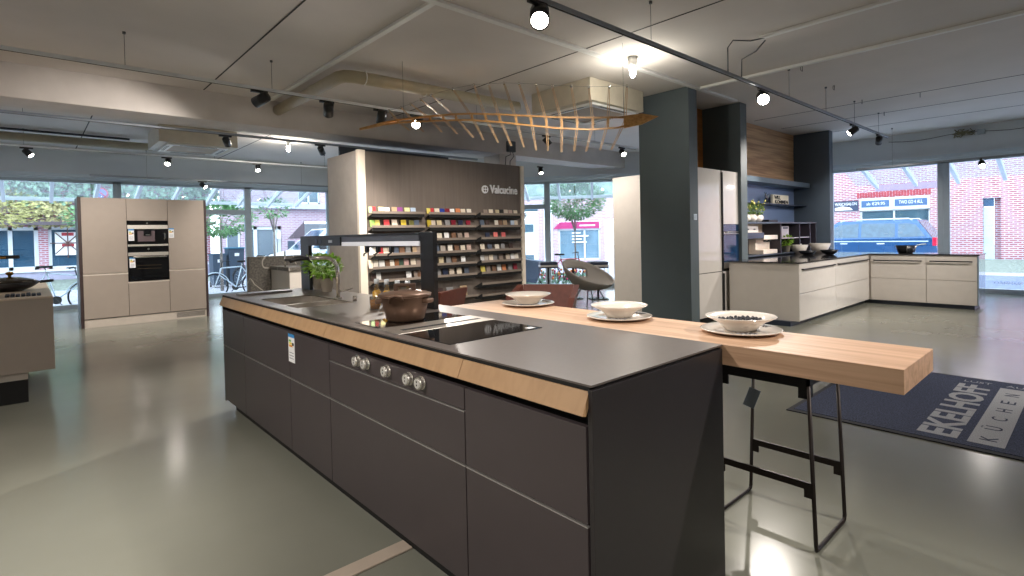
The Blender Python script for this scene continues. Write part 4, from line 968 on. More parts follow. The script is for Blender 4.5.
def white_kitchen():
    t = thing('corner_counter', 'L-shaped cream kitchen counter with dark worktop beside the right shop window', 'kitchen counter', (10, 3, 0))
    zt = .905
    cr = M_creamg
    MB().box(8.03, 12.0, 2.905, 3.89, .07, .884).box(8.71, 12.0, 3.89, 4.5, .07, .884).build('carcass', M_cream, t)
    MB().box(11.37, 12.0, 1.385, 2.9, .07, .884).build('carcass', M_cream, t)
    MB().box(7.95, 11.43, 2.98, 3.88, 0, .07).box(11.42, 11.95, 1.43, 3.0, 0, .07).build('plinth', M_navy, t)
    MB().box(8.02, 8.031, 2.885, 3.89, .07, .886).build('end_panel', M_cream, t)
    # long leg: two bays of drawers
    for a, b in ((8.035, 9.55), (9.55, 11.34)):
        MB().box(a+.004, b-.004, 2.885, 2.905, .075, .455, .001).build('drawer_front', cr, t)
        MB().box(a+.004, b-.004, 2.885, 2.905, .462, .880, .001).build('drawer_front', cr, t)
        h = MB().box(a+.08, b-.08, 2.853, 2.861, .79, .81).box(a+.08, a+.09, 2.855, 2.885, .79, .81).box(b-.09, b-.08, 2.855, 2.885, .79, .81)
        h.build('bar_handle', M_black, t)
    for a, b in ((1.385, 2.05), (2.05, 2.86)):
        MB().box(11.35, 11.37, a+.004, b-.004, .075, .465, .001).build('drawer_front', M_cream, t)
        MB().box(11.35, 11.37, a+.004, b-.004, .472, .880, .001).build('drawer_front', M_cream, t)
        h = MB().box(11.318, 11.326, a+.06, b-.05, .775, .795).box(11.32, 11.35, a+.06, a+.07, .775, .795).box(11.32, 11.35, b-.06, b-.05, .775, .795)
        h.build('bar_handle', M_black, t)
    MB().box(11.345, 12.0, 1.365, 1.385, .07, .884, .001).build('end_panel', mat('grey blue gloss end', srgb('8b9bab'), .08, coat=.4), t)
    top = mat('polished dark stone top', srgb('2f2f33'), .08, noise=.2, scale=20)
    MB().prism([(8.0, 2.87, .886), (11.335, 2.87, .886), (11.335, 1.355, .886), (12.02, 1.355, .886), (12.02, 4.54, .886), (8.71, 4.54, .886), (8.71, 3.89, .886), (8.0, 3.89, .886)], (0, 0, .019)).build('worktop', top, t)
    g = glass_mat('white kitchen glassware', (.85, .85, .85), .5)
    def bowl(nm, x, y, r, h, m, lab, cat='bowl'):
        o = MB().lathe([(r*.4, 0), (r*.75, h*.35), (r, h), (r*.95, h), (r*.7, h*.4), (.0001, h*.08)], (x, y, zt+.0005), n=24).build(nm, m, None, loc=(x, y, zt))
        return tag(o, lab, cat)
    bowl('glass_bowl', 11.0, 3.95, .16, .17, M_porc, 'pale patterned bowl left of the dark bowls on the polished counter')
    bowl('glass_bowl', 11.35, 3.70, .19, .19, M_porc, 'larger pale bowl nearest the window on the polished counter')
    bowl('dark_bowl', 10.55, 3.65, .15, .07, M_lampbk, 'flat dark bowl in front of the pale bowls, left')
    bowl('dark_bowl', 10.75, 3.35, .15, .085, M_lampbk, 'flat dark bowl in front of the pale bowls, right')
    p = thing('saucepan', 'black saucepan with steel handles standing on the counter by the window', 'pan', (11.65, 2.40, zt+.0005))
    MB().lathe([(.0001, 0), (.10, 0), (.115, .02), (.15, .14), (.145, .14), (.108, .02), (.0001, .012)], n=28).build('pan_body', M_lampbk, p, world=False)
    m = MB()
    for a in (R(200), R(250)): m.tube([(math.cos(a)*.14, math.sin(a)*.14, .13), (math.cos(a)*.175, math.sin(a)*.175, .12), (math.cos(a)*.14, math.sin(a)*.14, .02)], .009, 6)
    m.tube([(.12, -.1, .12), (.22, -.18, .15), (.3, -.24, .155)], .012, 8)
    m.build('pan_handle', M_steel, p)if False else m.build('pan_handle', M_steel, p, world=False)
white_kitchen()

# ------------------------------------------------------------------ wooden skeleton sculpture hung under the ceiling
def sculpture():
    t = thing('hanging_sculpture', 'long curved wooden rib sculpture hanging from wires under the ceiling', 'sculpture', (4.0, 4.6, 2.65))
    A = Vector((3.2, 5.6, 0)); D = Vector((1.65, -2.15, 0)).normalized(); N = Vector((D.y, -D.x, 0))
    up = [(-.40, 2.665), (-.1, 2.72), (.1, 2.745), (.45, 2.762), (.75, 2.768), (.95, 2.762), (1.3, 2.732), (1.6, 2.698), (1.95, 2.66), (2.3, 2.635), (2.6, 2.62), (2.70, 2.612)]
    dn = [(-.40, 2.66), (-.1, 2.70), (.1, 2.712), (.45, 2.708), (.75, 2.70), (.95, 2.69), (1.3, 2.645), (1.6, 2.595), (1.95, 2.54), (2.3, 2.505), (2.6, 2.51), (2.70, 2.53)]
    def P(s, z, n=0): return A+D*s+N*n+Vector((0, 0, z))
    wd = wood_mat('warm ash wood', srgb('b07b42'), srgb('d9a868'), 'X', .45, 10)
    for pts in (up, dn):
        m = MB()
        for (s0, z0), (s1, z1) in zip(pts, pts[1:]):
            m.prism([P(s0, z0+.009, -.012), P(s1, z1+.009, -.012), P(s1, z1-.009, -.012), P(s0, z0-.009, -.012)], N*.024)
        m.build('long_rail', wd, t)
    pr = [(2.66, 2.63), (2.85, 2.645), (3.02, 2.605), (2.85, 2.53), (2.66, 2.50)]
    MB().prism([P(s, z, -.015) for s, z in pr], N*.03).build('prow_board', wd, t)
    rod = mat('pale rod wood', srgb('d8b48a'), .5, noise=.1)
    def zi(pts, s):
        for (a, za), (b, zb) in zip(pts, pts[1:]):
            if a <= s <= b: return za+(zb-za)*(s-a)/(b-a)
        return pts[-1][1]
    RT = [(-.03, 2.86), (.12, 2.889), (.24, 2.92), (.36, 2.966), (.49, 3.007), (.75, 3.06), (1.0, 3.09), (1.17, 3.085), (1.35, 3.083), (1.52, 3.066), (1.71, 3.045), (1.89, 3.015), (2.1, 2.995), (2.29, 2.974), (2.51, 2.96), (2.7, 2.955)]
    RB = [(.22, 2.613), (.39, 2.588), (.61, 2.572), (.79, 2.543), (.98, 2.491), (1.1, 2.458), (1.27, 2.419), (1.42, 2.374), (1.56, 2.352), (1.7, 2.308), (1.83, 2.298), (1.98, 2.276), (2.12, 2.277), (2.25, 2.27), (2.4, 2.275), (2.52, 2.275)]
    RC = [.08, .26, .47, .63, .78, .97, 1.13, 1.29, 1.48, 1.65, 1.82, 1.99, 2.16, 2.33, 2.49, 2.67]
    tops = []
    for (st, zt), (sb, zb), s in zip(RT, RB, RC):
        zu, zd = zi(up, s), zi(dn, s)
        tp, bt_, mid = P(st, zt), P(sb, zb), P(s, (zu+zd)/2)
        MB().prism([P(s-.010, zu, -.010), P(s+.010, zu, -.010), P(s+.010, zd, -.010), P(s-.010, zd, -.010)], N*.02).build('cross_tie', wd, t)
        for k in (-.012, .012):
            o = D*k
            MB().tube([tp+o*.5, mid+o, bt_+o*.5], .0042, 6).build('rod', rod, t)
        MB().cyl(tp-Vector((0, 0, .02)), tp+Vector((0, 0, .012)), .011, n=10).build('rod_cap', M_chrome, t)
        tops.append(tp)
    w = MB().tube([p+Vector((0, 0, .0)) for p in tops], .0015, 4)
    w.cyl(P(.15, 2.74), (P(.15, ZC)), .002, n=5).cyl(P(2.66, 2.62), P(2.66, ZC), .002, n=5)
    w.build('suspension_wire', M_cable, t)
sculpture()

# ------------------------------------------------------------------ chairs behind the bar
def leather_chair(loc, rz, label):
    t = thing('leather_armchair', label, 'armchair', loc, rz, 'brown leather armchairs')
    w = .40; d = .36
    # splayed tub: arms rise to the back; local -y is the open front
    MB().prism([(-.30, -.33, .30), (.30, -.33, .30), (.27, .26, .30), (-.27, .26, .30)], (0, 0, .15)).build('seat_cushion', M_leather, t, world=False)
    MB().prism([(-.33, .26, .30), (.33, .26, .30), (.37, .36, .76), (-.37, .36, .76)], (0, .055, 0)).build('backrest', M_leather, t, world=False)
    for s in (-1, 1):
        m = MB(); q = [(s*.30, -.35, .26), (s*.30, .28, .26), (s*.38, .38, .755), (s*.40, -.30, .645)]
        m.prism(q, (s*.075, 0, 0)).build('armrest', M_leather, t, world=False)
    t.scale = (.9, .9, .94)
    for x in (-.25, .25):
        for y in (-.28, .24): MB().cyl((x, y, .30), (x*1.12, y*1.12, 0), .016, .011, n=10).build('leg', M_black, t, world=False)
leather_chair((4.80, 4.74, 0), R(-56), 'brown leather armchair behind the oak bar left of the grey shell chair')
leather_chair((3.72, 5.70, 0), R(205), 'brown leather armchair mostly hidden behind the bronze pot and rack post')

def shell_chair():
    t = thing('shell_chair', 'round grey felt shell chair on thin black legs by the centre window', 'chair', (8.15, 6.78, 0))
    c = Vector((8.15, 6.78, 0)); n, mm = 44, 12; ab = R(92)
    vs = []; fs = []
    def rim(th):
        k = (1+math.cos(th-ab))/2
        return .40+.46*k**1.1
    for j in range(mm+1):
        q = j/mm
        for i in range(n):
            th = 2*PI*i/n; r = .10+.38*math.sin(q*PI/2*.95)**.8; z = .27+(rim(th)-.27)*(1-math.cos(q*PI/2))**.75
            r *= 1+.12*q*(1+math.cos(th-ab))/2
            vs.append((c.x+r*math.cos(th), c.y+r*math.sin(th), z))
    for j in range(mm):
        for i in range(n):
            th = 2*PI*(i+.5)/n; dd = abs((th-(ab+R(0))+PI) % (2*PI)-PI)
            if 6 <= j <= 8 and dd < R(42): continue
            fs.append((j*n+i, j*n+(i+1) % n, (j+1)*n+(i+1) % n, (j+1)*n+i))
    fs.append(tuple(range(n)))
    o = MB().add(vs, fs, True).build('shell', M_felt, t)
    md = o.modifiers.new('thick', 'SOLIDIFY'); md.thickness = .03; md.offset = -1
    MB().lathe([(.0001, .30), (.2, .30), (.27, .335), (.25, .355), (.0001, .365)], (c.x, c.y, 0), n=28).build('seat_cushion', M_felt, t)
    for a in (30, 120, 210, 300):
        a = R(a); MB().cyl((c.x+.16*math.cos(a), c.y+.16*math.sin(a), .33), (c.x+.33*math.cos(a), c.y+.33*math.sin(a), 0), .011, n=8).build('leg', M_black, t)
shell_chair()

def window_stools():
    first = None
    for i, (x, y) in enumerate([(8.38, 8.12), (8.62, 7.62), (8.88, 7.16)]):
        lab = 'black cushioned stool with steel band in the centre window, %s of three' % ('left', 'middle', 'right')[i]
        if first is None:
            t = first = thing('window_stool', lab, 'stool', (x, y, 0), R(-38), 'black stools in the centre window')
            MB().box(-.19, .19, -.17, .17, .72, .79, .02).build('seat_cushion', M_navy, t, world=False)
            MB().box(-.195, .195, -.175, .175, .68, .718, .004).build('steel_band', M_steel, t, world=False)
            MB().box(-.19, .19, -.17, .17, .655, .68).build('under_frame', M_black, t, world=False)
            MB().cyl((0, 0, .02), (0, 0, .66), .022, n=12).build('column', M_black, t, world=False)
            MB().box(-.18, .18, -.18, .18, 0, .02, .003).build('foot_plate', M_black, t, world=False)
            for s in (-1, 1): MB().tube([(s*.18, -.16, .66), (s*.18, -.16, .30), (s*.18, .16, .30), (s*.18, .16, .66)], .006, 6).build('side_hoop', M_black, t, world=False)
        else: dup(first, (x, y, 0), R(-38), lab)
window_stools()

# ------------------------------------------------------------------ outside: ground, canopy, street, houses
G = -.20
M_road = mat('pale pavement', srgb('a3a4b2'), .8, noise=.08, scale=2)
M_grass = mat('verge grass', srgb('7b857e'), .95, noise=.4, scale=14, bump=.4)
M_brick = brick_mat('pink red brick', srgb('96303c'), srgb('ad5a60'), srgb('b9b0bc'))
M_brickn = brick_mat('pink red brick north', srgb('96303c'), srgb('ad5a60'), srgb('b9b0bc'), 'XZ')
M_brickp = brick_mat('pale lilac brick', srgb('9c7484'), srgb('b0909c'), srgb('b4aab8'), 'XZ')
M_brickd = brick_mat('pale pink brick canted', srgb('a4707e'), srgb('b58e98'), srgb('b8b0bc'), 'D')
M_oglass = mat('shop window glass', srgb('46606f'), .08, noise=.25, scale=1.5, coat=.4)
M_owhite = mat('white window frame', srgb('cfd5da'), .5, noise=.02)
M_ivy = mat('pale ivy', srgb('76927a'), .7, noise=.6, scale=14)
M_ivyy = mat('yellow autumn ivy', srgb('9c966a'), .7, noise=.6, scale=14)
M_treeleaf = mat('street tree leaf', srgb('5d8a58'), .6, noise=.45, scale=4)
M_bark = mat('bark', srgb('7b726c'), .9, noise=.3, scale=10)
def outside_ground():
    m = MB().prism([(-30, YB+.1, G-.1), (CH0.x, YB+.1, G-.1), (CH0.x+.05, CH0.y+.1, G-.1), (XR+.1, CH1.y+.05, G-.1), (XR+.1, -20, G-.1), (60, -20, G-.1), (60, 60, G-.1), (-30, 60, G-.1)], (0, 0, .1))
    o = m.build('street', M_road, None); o['kind'] = 'structure'
    for i, (a, b, c, d) in enumerate([(24.0, 26.98, -12, 12), (-14, 5.6, 24.2, 25.85)]):
        g = MB().prism([(a, c, G), (b, c, G), (b, c, G+.30 if i == 0 else G)], (0, d-c, 0)) if i == 0 else MB().prism([(a, c, G), (a, d, G), (a, d, G+.3)], (b-a, 0, 0))
        tag(g.build('grass_verge', M_grass, None, loc=((a+b)/2, (c+d)/2, G)), ('low grass verge before the brick house on the right', 'low grass verge before the ivy covered shop on the left')[i], 'grass', kind='stuff')
outside_ground()

def canopy(p0, p1, x0, x1, sp, label, edge=True, off=.0):
    p0, p1 = Vector(p0), Vector(p1); d = p1-p0; M = Matrix.Translation(p0) @ Matrix.Rotation(math.atan2(d.y, d.x), 4, 'Z')
    t = thing('glass_canopy', label, 'canopy', p0)
    n = int((x1-x0)/sp)
    for i in range(n+1):
        x = x0+off+i*sp
        b = MB(); b.prism([M @ Vector((x-.035, .26, 3.10)), M @ Vector((x-.035, 2.2, 2.49)), M @ Vector((x-.035, 2.2, 2.39)), M @ Vector((x-.035, .26, 2.98))], (M.to_3x3() @ Vector((.07, 0, 0))))
        b.build('rafter', M_owhite if edge else M_frlite, t)
    g = MB(); g.add([M @ Vector(v) for v in ((x0, .26, 3.12), (x1, .26, 3.12), (x1, 2.25, 2.51), (x0, 2.25, 2.51))], [(0, 1, 2, 3)])
    o = g.build('canopy_glass', M_glass, t)
    s = o.modifiers.new('t', 'SOLIDIFY'); s.thickness = .012
    if edge: MB().box(x0, x1, 2.2, 2.27, 2.44, 2.52, M=M).build('edge_beam', M_owhite, t)
canopy((XL, YB, 0), (CH0.x, YB, 0), 0, 11.2, .83, 'glass canopy on white rafters outside the left shop windows', off=.47)
canopy(CH0, CH1, .6, 12.6, .95, 'glass canopy on white rafters outside the centre shop windows', off=.6)
canopy((XR, CH1.y, 0), (XR, YF, 0), 0.0, 8.5, .83, 'glass canopy on grey struts outside the right shop windows', False, off=.48)

def grid_wall(mb, M, u0, u1, z0, z1, holes, th=.3):
    us = sorted({u0, u1, *[h[0] for h in holes], *[h[1] for h in holes]}); zs = sorted({z0, z1, *[h[2] for h in holes], *[h[3] for h in holes]})
    for a, b in zip(us, us[1:]):
        for c, d in zip(zs, zs[1:]):
            if any(h[0] <= a and b <= h[1] and h[2] <= c and d <= h[3] for h in holes): continue
            mb.box(a, b, 0, th, c, d, M=M)
    return mb
def window_in(parent, M, a, b, c, d, bars_v=(), bars_h=(), fr=None, gl=None, w=.07, name='window'):
    f = MB(); f.box(a, a+w, .08, .18, c, d, M=M).box(b-w, b, .08, .18, c, d, M=M).box(a, b, .08, .18, c, c+w, M=M).box(a, b, .08, .18, d-w, d, M=M)
    for x in bars_v: f.box(x-w/2, x+w/2, .08, .18, c, d, M=M)
    for z in bars_h: f.box(a, b, .08, .18, z-w/2, z+w/2, M=M)
    o = f.build(name, fr or M_owhite, parent)
    MB().box(a+w*.5, b-w*.5, .13, .15, c+w*.5, d-w*.5, M=M).build('pane', gl or M_oglass, o)
    return o
def east_house():
    M = Matrix.Translation((27, 18, 0)) @ Matrix.Rotation(-PI/2, 4, 'Z')     # local x = -Y, local y = +X
    def L(y): return 18-y
    t = thing('brick_house', 'red brick house with shop window and pale door across the street on the right', 'building', (27, 6, G))
    H = [(L(7.19), L(4.74), .45, 2.66), (L(3.13), L(2.62), .02, 2.42)]
    grid_wall(MB(), M, 0, 36, G, 8, H, .35).build('wall', M_brick, t)
    a, b = H[0][0], H[0][1]
    w = window_in(t, M, a, b, .45, 2.16, [(a+b)/2], [], w=.06, name='shop_window')
    f = MB().box(a, b, .0, .2, 2.14, 2.66, M=M).build('sign_fascia', M_owhite, t)
    bl = mat('sign blue', srgb('42618c'), .5)
    MB().box(a+.06, a+1.08, -.012, .0, 2.27, 2.56, M=M).build('sign_board', bl, f)
    MB().box(a+1.27, b-.08, -.012, .0, 2.27, 2.56, M=M).build('sign_board', bl, f)
    text_mb('ab €29,95', (26.985, 7.19-.25, 2.34), (0, -1, 0), (0, 0, 1), .68, .15, .004).build('sign_lettering', M_card, f)
    text_mb('TWO GO 4 ALL', (26.985, 7.19-1.42, 2.36), (0, -1, 0), (0, 0, 1), .80, .14, .004).build('sign_lettering', M_card, f)
    text_mb('Reinigung', (27.12, 6.3, 1.98), (0, -1, 0), (0, 0, 1), .55, .09, .004).build('window_lettering', M_card, t) if False else None
    MB().box(a-1.12, a-.05, -.03, .0, 2.15, 2.60, M=M).build('sign_board', mat('dark blue sign', srgb('2f3c58'), .5), t)
    text_mb('WASCHSALON', (26.968, 8.15, 2.40), (0, -1, 0), (0, 0, 1), .85, .12, .004).build('sign_lettering', M_card, t)
    MB().prism([(26.965, 8.15, 2.19), (26.965, 7.45, 2.19), (26.965, 7.55, 2.30), (26.965, 7.85, 2.36), (26.965, 8.15, 2.30)], (-.004, 0, 0)).build('sign_emblem', M_card, t)
    s = MB()
    for k in range(26): s.box(a-.1+k*.1, a-.02+k*.1, -.015, .0, 2.70, 2.90, M=M)
    s.build('soldier_course', mat('soldier brick', srgb('a84a54'), .85, noise=.2), t)
    MB().box(L(6.6), L(4.4), -.01, .0, 2.94, 3.20, M=M).build('lilac_band', mat('lilac painted band', srgb('94849e'), .8), t)
    MB().box(0, 36, -.01, .0, 4.05, 6.2, M=M).build('upper_render', brick_mat('lilac brick', srgb('9c6c7c'), srgb('b08a98'), srgb('b0a6b6')), t)
    d = MB().box(L(3.12), L(2.82), .10, .16, .02, 2.08, M=M).build('door_leaf', mat('pale blue door', srgb('b8ccd6'), .5), t)
    MB().box(L(3.12), L(2.82), .10, .15, 2.10, 2.41, M=M).build('door_light', mat('dark fanlight', srgb('3b5878'), .2), t)
    MB().box(L(2.82), L(2.62), .22, .30, .02, 2.42, M=M).build('door_reveal', M_brick, t)
east_house()

def north_houses():
    M = Matrix.Translation((-16, 26, 0))
    def U(x): return x+16
    t = thing('ivy_shop', 'ivy covered shop front with dark windows and a brick pier seen through the left windows', 'building', (0, 26, G))
    H = [(U(-6), U(.30), .50, 2.05), (U(.57), U(5.4), .50, 2.05)]
    grid_wall(MB(), M, 0, 21.9, G, 8, H, .35).build('wall', M_brickn, t)
    MB().box(0, 21.9, -.04, 0, G, .42, M=M).build('plinth', mat('lilac plinth', srgb('9a97ad'), .7), t)
    MB().box(0, 21.9, -.10, 0, .42, .50, M=M).build('window_sill', M_owhite, t)
    MB().box(0, 21.9, -.9, .0, 2.10, 2.22, M=M).build('awning_board', mat('dark canopy', srgb('4a4148'), .6), t)
    dk = mat('dark shop glass', srgb('34526a'), .08, noise=.3, scale=1.2, coat=.4)
    window_in(t, M, H[0][0], H[0][1], .5, 2.05, [U(-3.3), U(-.45), U(-1.9)], gl=dk, w=.12, name='shop_window')
    w = window_in(t, M, H[1][0], H[1][1], .5, 2.05, [U(1.55), U(3.2)], gl=dk, w=.10, name='shop_window')
    p = MB().box(U(.76), U(1.48), -.01, .1, 1.00, 1.86, M=M).build('poster', M_card, t)
    rd = mat('red paint', srgb('b0303c'), .6)
    x = MB().box(U(.95), U(1.30), -.016, -.01, 1.72, 1.84, M=M).box(U(.95), U(1.30), -.016, -.01, 1.32, 1.42, M=M).build('poster_print', rd, p)
    cx, cz = 1.12, 1.45; m = MB()
    for k in range(4):
        a = k*PI/4; dx, dz = math.cos(a)*.50, math.sin(a)*.55
        m.tube([(cx-dx, 25.94, cz-dz), (cx+dx, 25.94, cz+dz)], .018, 6)
    m.build('window_lattice', mat('brown lattice', srgb('6b4a44'), .6), t)
    rr = random.Random(21)
    def ivy(nm, x0, x1, z0, z1, n, mtl, s, lab):
        m = MB()
        for _ in range(n):
            x = rr.uniform(x0, x1); z = z0+(z1-z0)*rr.random()**.8; y = 25.9-rr.uniform(0, .55)-.25*rr.random()
            a = rr.uniform(0, 2*PI); l = s*rr.uniform(.6, 1.3); ux = Vector((math.cos(a), rr.uniform(-.5, .5), math.sin(a))).normalized()*l; uy = Vector((-math.sin(a), rr.uniform(-.6, .6), math.cos(a))).normalized()*l*.8
            c = Vector((x, y, z)); m.add([c-ux, c-uy, c+ux, c+uy], [(0, 1, 2, 3)])
        o = m.build(nm, mtl, None, loc=((x0+x1)/2, 25.5, (z0+z1)/2), fixn=False); tag(o, lab, 'ivy', kind='stuff')
    ivy('ivy', -12, 7.0, 2.75, 6.2, 12000, M_ivy, .09, 'pale green ivy covering the upper wall of the shop')
    ivy('ivy', -12, 1.2, 2.02, 2.95, 2200, M_ivyy, .085, 'yellow autumn ivy hanging over the shop windows on the far left')
    # second house
    M = Matrix.Translation((5.9, 24, 0))
    def U(x): return x-5.9
    t = thing('lilac_brick_house', 'pale lilac brick house with arched garage behind the white van', 'building', (9, 24, G))
    hz = [(U(6.0), U(6.55), G, 2.0), (U(6.85), U(8.2), G, 2.0), (U(9.15), U(13), G, 2.20), (U(8.95), U(9.95), 3.0, 3.95)]
    grid_wall(MB(), M, 0, 14, G, 8, hz, .4).build('wall', M_brickp, t)
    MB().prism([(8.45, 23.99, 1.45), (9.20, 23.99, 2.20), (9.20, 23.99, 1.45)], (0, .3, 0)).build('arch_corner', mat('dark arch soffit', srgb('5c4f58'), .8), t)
    MB().box(U(8.45), U(8.75), -.02, .1, .4, 1.35, M=M).build('pillar_board', mat('dark blue board', srgb('3d4c5e'), .6), t)
    MB().box(U(9.15), U(13), 3.0, 3.1, G, 2.2, M=M).build('garage_rear', mat('pale green grey render', srgb('8e9a9c'), .8), t)
    window_in(t, M, hz[3][0], hz[3][1], 3.0, 3.95, [U(9.45)], name='window')
    window_in(t, M, hz[1][0], hz[1][1], G, 2.0, [U(7.15), U(7.95)], gl=mat('grey gate glass', srgb('66737f'), .3), w=.14, name='gate')
    window_in(t, M, hz[0][0], hz[0][1], G, 2.0, [], gl=mat('grey gate glass', (0, 0, 0)), name='gate')
    MB().box(U(7.95), U(8.13), -.15, 0, 1.45, 1.72, M=M).build('wall_lamp', M_owhite, t)
    MB().box(0, 14, -.3, 0, 2.75, 2.98, M=M).build('white_ledge', mat('lilac white ledge', srgb('a9adba'), .7), t)
    # canted house
    M = Matrix.Translation(CH0) @ Matrix.Rotation(math.atan2(CH1.y-CH0.y, CH1.x-CH0.x), 4, 'Z') @ Matrix.Translation((0, 14, 0))
    t = thing('corner_shop', 'pale brick shop with pink sign band behind the tree in the centre window', 'building', M @ Vector((5.5, 0, 0)))
    hz = [(5.2, 7.35, .05, 2.05), (2.6, 4.15, -.2, 2.95), (7.6, 8.3, -.2, 2.1)]
    grid_wall(MB(), M, 0, 12, G, 8, hz, .35).build('wall', M_brickd, t)
    window_in(t, M, 5.2, 7.35, .05, 1.68, [6.55], gl=mat('pale shop glass', srgb('6d8798'), .1, noise=.15, scale=1.5), w=.09, name='shop_window')
    MB().box(5.25, 7.32, -.05, .1, 1.68, 2.03, M=M).prism([M @ Vector((4.95, -.05, 1.68)), M @ Vector((5.30, -.05, 2.03)), M @ Vector((5.30, -.05, 1.68))], M.to_3x3() @ Vector((0, .1, 0))).build('pink_sign', mat('magenta sign', srgb('a82468'), .5), t)
    m = MB()
    for k, (a, b, z) in enumerate([(5.9, 6.35, 1.42), (5.9, 6.75, 1.26), (5.9, 6.4, 1.10), (5.9, 6.65, .94)]): m.box(a, b, .05, .08, z, z+.06, M=M)
    m.build('window_print', M_card, t)
    MB().box(6.3, 7.1, -.056, -.05, 1.80, 1.86, M=M).build('sign_print', M_card, t)
    MB().box(2.6, 4.15, .08, .16, -.2, 2.2, M=M).build('white_entrance', M_owhite, t)
    MB().box(2.6, 4.15, .06, .16, 2.25, 2.60, M=M).build('house_number_band', M_owhite, t)
    ux = (M.to_3x3() @ Vector((1, 0, 0)))
    text_mb('9', M @ Vector((3.42, .055, 2.32)), ux, (0, 0, 1), .13, .22, .01).build('house_number', M_dark, t)
    MB().box(3.2, 3.9, .05, .09, 1.55, 1.95, M=M).box(3.2, 3.9, .05, .09, .1, .35, M=M).build('entrance_pane', M_oglass, t)
    MB().box(2.6, 4.15, .08, .16, 2.62, 2.95, M=M).build('transom_pane', M_oglass, t)
    MB().box(0, 12, -.02, 0, 3.4, 7, M=M).build('upper_render', mat('pale green rendering', srgb('8fa698'), .9, noise=.4, scale=3), t)
    for x in (4.45, 4.8): MB().box(x, x+.12, -.06, 0, G, 2.9, M=M).build('downpipe', M_owhite, t)
north_houses()

def tree(x, y, h, c, rx, rz, n, label, mtl=M_treeleaf, lean=0, seed=1, ls=.12, tr=.05):
    t = thing('street_tree', label, 'tree', (x, y, G))
    MB().tube([(x, y, G), (x+lean*.3, y, G+h*.4), (x+lean, y, G+h)], [tr, tr*.8, tr*.5], 10).build('trunk', M_bark, t)
    m = MB(); rr = random.Random(seed)
    for k in range(7):
        a = rr.uniform(0, 2*PI); m.tube([(x+lean*.7, y, G+h*.75), (x+lean+rx*.4*math.cos(a), y+rx*.4*math.sin(a), c), (x+lean+rx*.8*math.cos(a), y+rx*.8*math.sin(a), c+rz*rr.uniform(-.3, .6))], [.014, .009, .005], 6)
    m.build('branches', M_bark, t)
    leafy(t, 'foliage', (x+lean, y, c), rx, rz, n, mtl, ls, seed)
tree(-.9, 19, 2.6, 2.35, 1.3, .55, 900, 'young tree with yellow-green leaves at the left edge outside', mat('yellow green leaf', srgb('989655'), .6, noise=.5, scale=4), seed=4)
tree(1.5, 19.6, 2.4, 2.15, .8, .35, 450, 'young green tree behind the oven cabinet outside', seed=5)
tree(4.60, 19, 2.4, 2.10, 1.05, .55, 1500, 'green street tree right of the oven cabinet outside', seed=6)
tree(6.35, 19.3, 2.4, 2.5, .55, .35, 260, 'sparse green tree in front of the lilac brick house', seed=7)
Mc = Matrix.Translation(CH0) @ Matrix.Rotation(math.atan2(CH1.y-CH0.y, CH1.x-CH0.x), 4, 'Z')
p = Mc @ Vector((6.33, 4, 0))
tree(p.x, p.y, 2.2, 2.50, 1.02, .62, 3000, 'leafy green tree in the middle of the centre shop window', seed=8, ls=.11, tr=.035)

def bicycle(loc, rz, label, fc, seat=.95):
    t = thing('bicycle', label, 'bicycle', loc, rz, 'bicycles parked outside')
    r = .34; tyre = mat('tyre', srgb('1f2126'), .8)
    def w(x):
        c = [(x+r*math.cos(2*PI*k/32), 0, r+r*math.sin(2*PI*k/32)) for k in range(32)]
        o = MB().tube(c, .020, 6, closed=True).build('wheel', tyre, t, world=False)
        s = MB()
        for k in range(14): s.tube([(x, 0, r), (x+r*.96*math.cos(2*PI*k/14), 0, r+r*.96*math.sin(2*PI*k/14))], .003, 4)
        s.cyl((x, -.04, r), (x, .04, r), .022, n=10)
        s.build('spokes', M_chrome, o, world=False)
        f = [(x+(r+.045)*math.cos(R(a)), 0, r+(r+.045)*math.sin(R(a))) for a in range(20, 171, 15)]
        MB().tube(f, .014, 5).build('mudguard', fc, t, world=False)
    w(-.52); w(.55)
    bb = (0, 0, .29); st = (-.16, 0, seat-.12); hd = (.38, 0, .84); hb = (.43, 0, .66)
    f = MB()
    for a, b, q in ((bb, st, .017), (bb, hb, .02), (st, hd, .017), (bb, (-.52, 0, r), .011), (st, (-.52, 0, r), .010), (hd, hb, .022), (hb, (.55, 0, r), .014)): f.tube([a, b], q, 8)
    f.build('frame', fc, t, world=False)
    MB().tube([st, (-.19, 0, seat)], .013, 8).build('seat_post', M_chrome, t, world=False)
    MB().prism([(-.34, -.085, seat), (-.34, .085, seat), (-.20, .07, seat), (-.05, .018, seat), (-.05, -.018, seat), (-.20, -.07, seat)], (0, 0, .05)).build('saddle', M_black, t, world=False)
    MB().tube([hd, (.355, 0, .98)], .013, 8).tube([(.22, -.28, 1.02), (.35, -.20, 1.04), (.36, 0, .99), (.35, .20, 1.04), (.22, .28, 1.02)], .012, 8).build('handlebar', M_black, t, world=False)
    MB().cyl((0, -.03, .29), (0, -.045, .29), .095, n=24).tube([(0, -.06, .29), (.1, -.06, .16)], .011, 6).tube([(0, .06, .29), (-.1, .06, .42)], .011, 6).build('crank', M_black, t, world=False)
    MB().box(-.72, -.30, -.06, .06, .745, .76).tube([(-.7, 0, .745), (-.54, .05, .36)], .006, 5).build('luggage_rack', M_black, t, world=False)
M_bw = mat('white bicycle paint', srgb('cfdbe6'), .3)
bicycle((.47, 16.4, G), R(2), 'white bicycle outside between the counter and the oven cabinet', M_bw, 1.05)
bicycle((4.35, 16.5, G), R(184), 'pale bicycle with dark wheels outside right of the oven cabinet', M_bw, .98)
